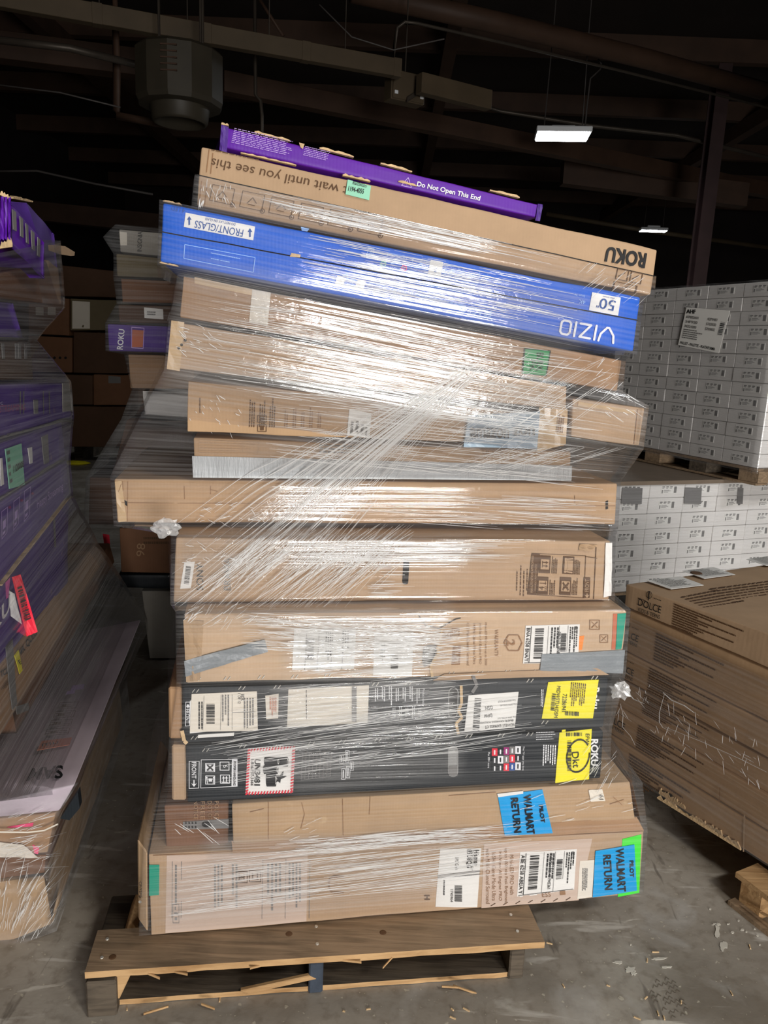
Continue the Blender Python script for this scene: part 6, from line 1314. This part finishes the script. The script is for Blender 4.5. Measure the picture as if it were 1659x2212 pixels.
# pallet with a splintered block
dpt = thing('wooden_pallet', 'splintered wooden pallet under the long brown cartons', 'pallet', zhit(1640, 1980, 0))
bo = zhit(1592, 1952, 0.0); zdk = 0.095
g = boxgeo(bo, (zhit(1640, 1990, 0) - bo), db * .5, V3((0, 0, zdk - .016)), .004); mk('block', g[0], g[1], 'woodl', dpt)
bu = (zhit(1640, 1990, 0) - bo).normalized()
for k in range(3): rough_board(bo + bu * .0 - bu * .02 + db * (.0 + .3 * k) + V3((0, 0, zdk - .017)) , bu * .45, db * .1, V3((0, 0, .017)), 'deck_board', 'woodl', dpt, 30 + k, 10, .003)
rough_board(bo - bu * .01 - V3((0, 0, 0)) + V3((0, 0, .0)), bu * .45, db * -.03, V3((0, 0, .014)), 'bottom_board', 'wood', dpt, 35, 14, .006)
for k in range(4):
    c = bo - db * .012 + bu * (.04 + .05 * k) + V3((0, 0, .03 + .01 * k)); g = boxgeo(c, bu * .05 + V3((0, 0, .012)), -db * .006, V3((0, 0, .006))); mk('splinter', g[0], g[1], 'woodl', dpt)
for x in (-.55, -.25): g = boxgeo(bo + bu * (x - .2) + db * .25, bu * .1, db * .4, V3((0, 0, zdk))); mk('block', g[0], g[1], 'woodg', dpt)
g = boxgeo(bo + bu * (-.9) + db * .24 + V3((0, 0, zdk - .005)), bu * 1.3, db * .5, V3((0, 0, .01))); mk('deck_board', g[0], g[1], 'woodg', dpt)
# torn film on the stack
dr = [(1318, 1650, 1730, 1918, .012), (1314, 1582, 1730, 1840, .012), (1328, 1462, 1730, 1675, .01), (1342, 1400, 1730, 1590, .01), (1352, 1330, 1730, 1500, .01)]
DW, DB_, _, _ = filmloft('stretch_wrap', 'torn stretch film hanging on the stack of long brown cartons', DP, dr, db * .3, 0, 'film2', 30, 3, .025, .003, 0, 0)
def dcr(g):
    x = g.uniform(1330, 1640); y = 1480 + (x - 1330) * .5 + g.uniform(-40, 60); L = g.uniform(6, 30); a = R(g.choice((70, 40, 100)) + g.uniform(-20, 20))
    return line(x, y, x + math.cos(a) * L, y + math.sin(a) * L, 4, g, .6), g.uniform(.0003, .0007)
gg = random.Random(77); g = join(*[o for o in (strandgeo(*dcr(gg), bvh=DB_) for _ in range(70)) if o[0]]); mk('crease_glints', g[0], g[1], 'strand', DW, kind='stuff')
def drag(pts, w): return strandgeo(pts, w, bvh=DB_, lift=.003)
es = [drag([(1335, 1478), (1352, 1490), (1368, 1510), (1392, 1520)], .0018), drag([(1432, 1496), (1450, 1512), (1478, 1524), (1500, 1540)], .0018), drag([(1435, 1500), (1424, 1540), (1424, 1560), (1432, 1572), (1450, 1580)], .0007), drag([(1340, 1520), (1346, 1545), (1344, 1570), (1362, 1590), (1372, 1610)], .0007), drag([(1436, 1570), (1520, 1604), (1600, 1640), (1656, 1668)], .0008)]
g = join(*[e for e in es if e[0]]); mk('torn_film_edge', g[0], g[1], 'strand', DW, kind='stuff')
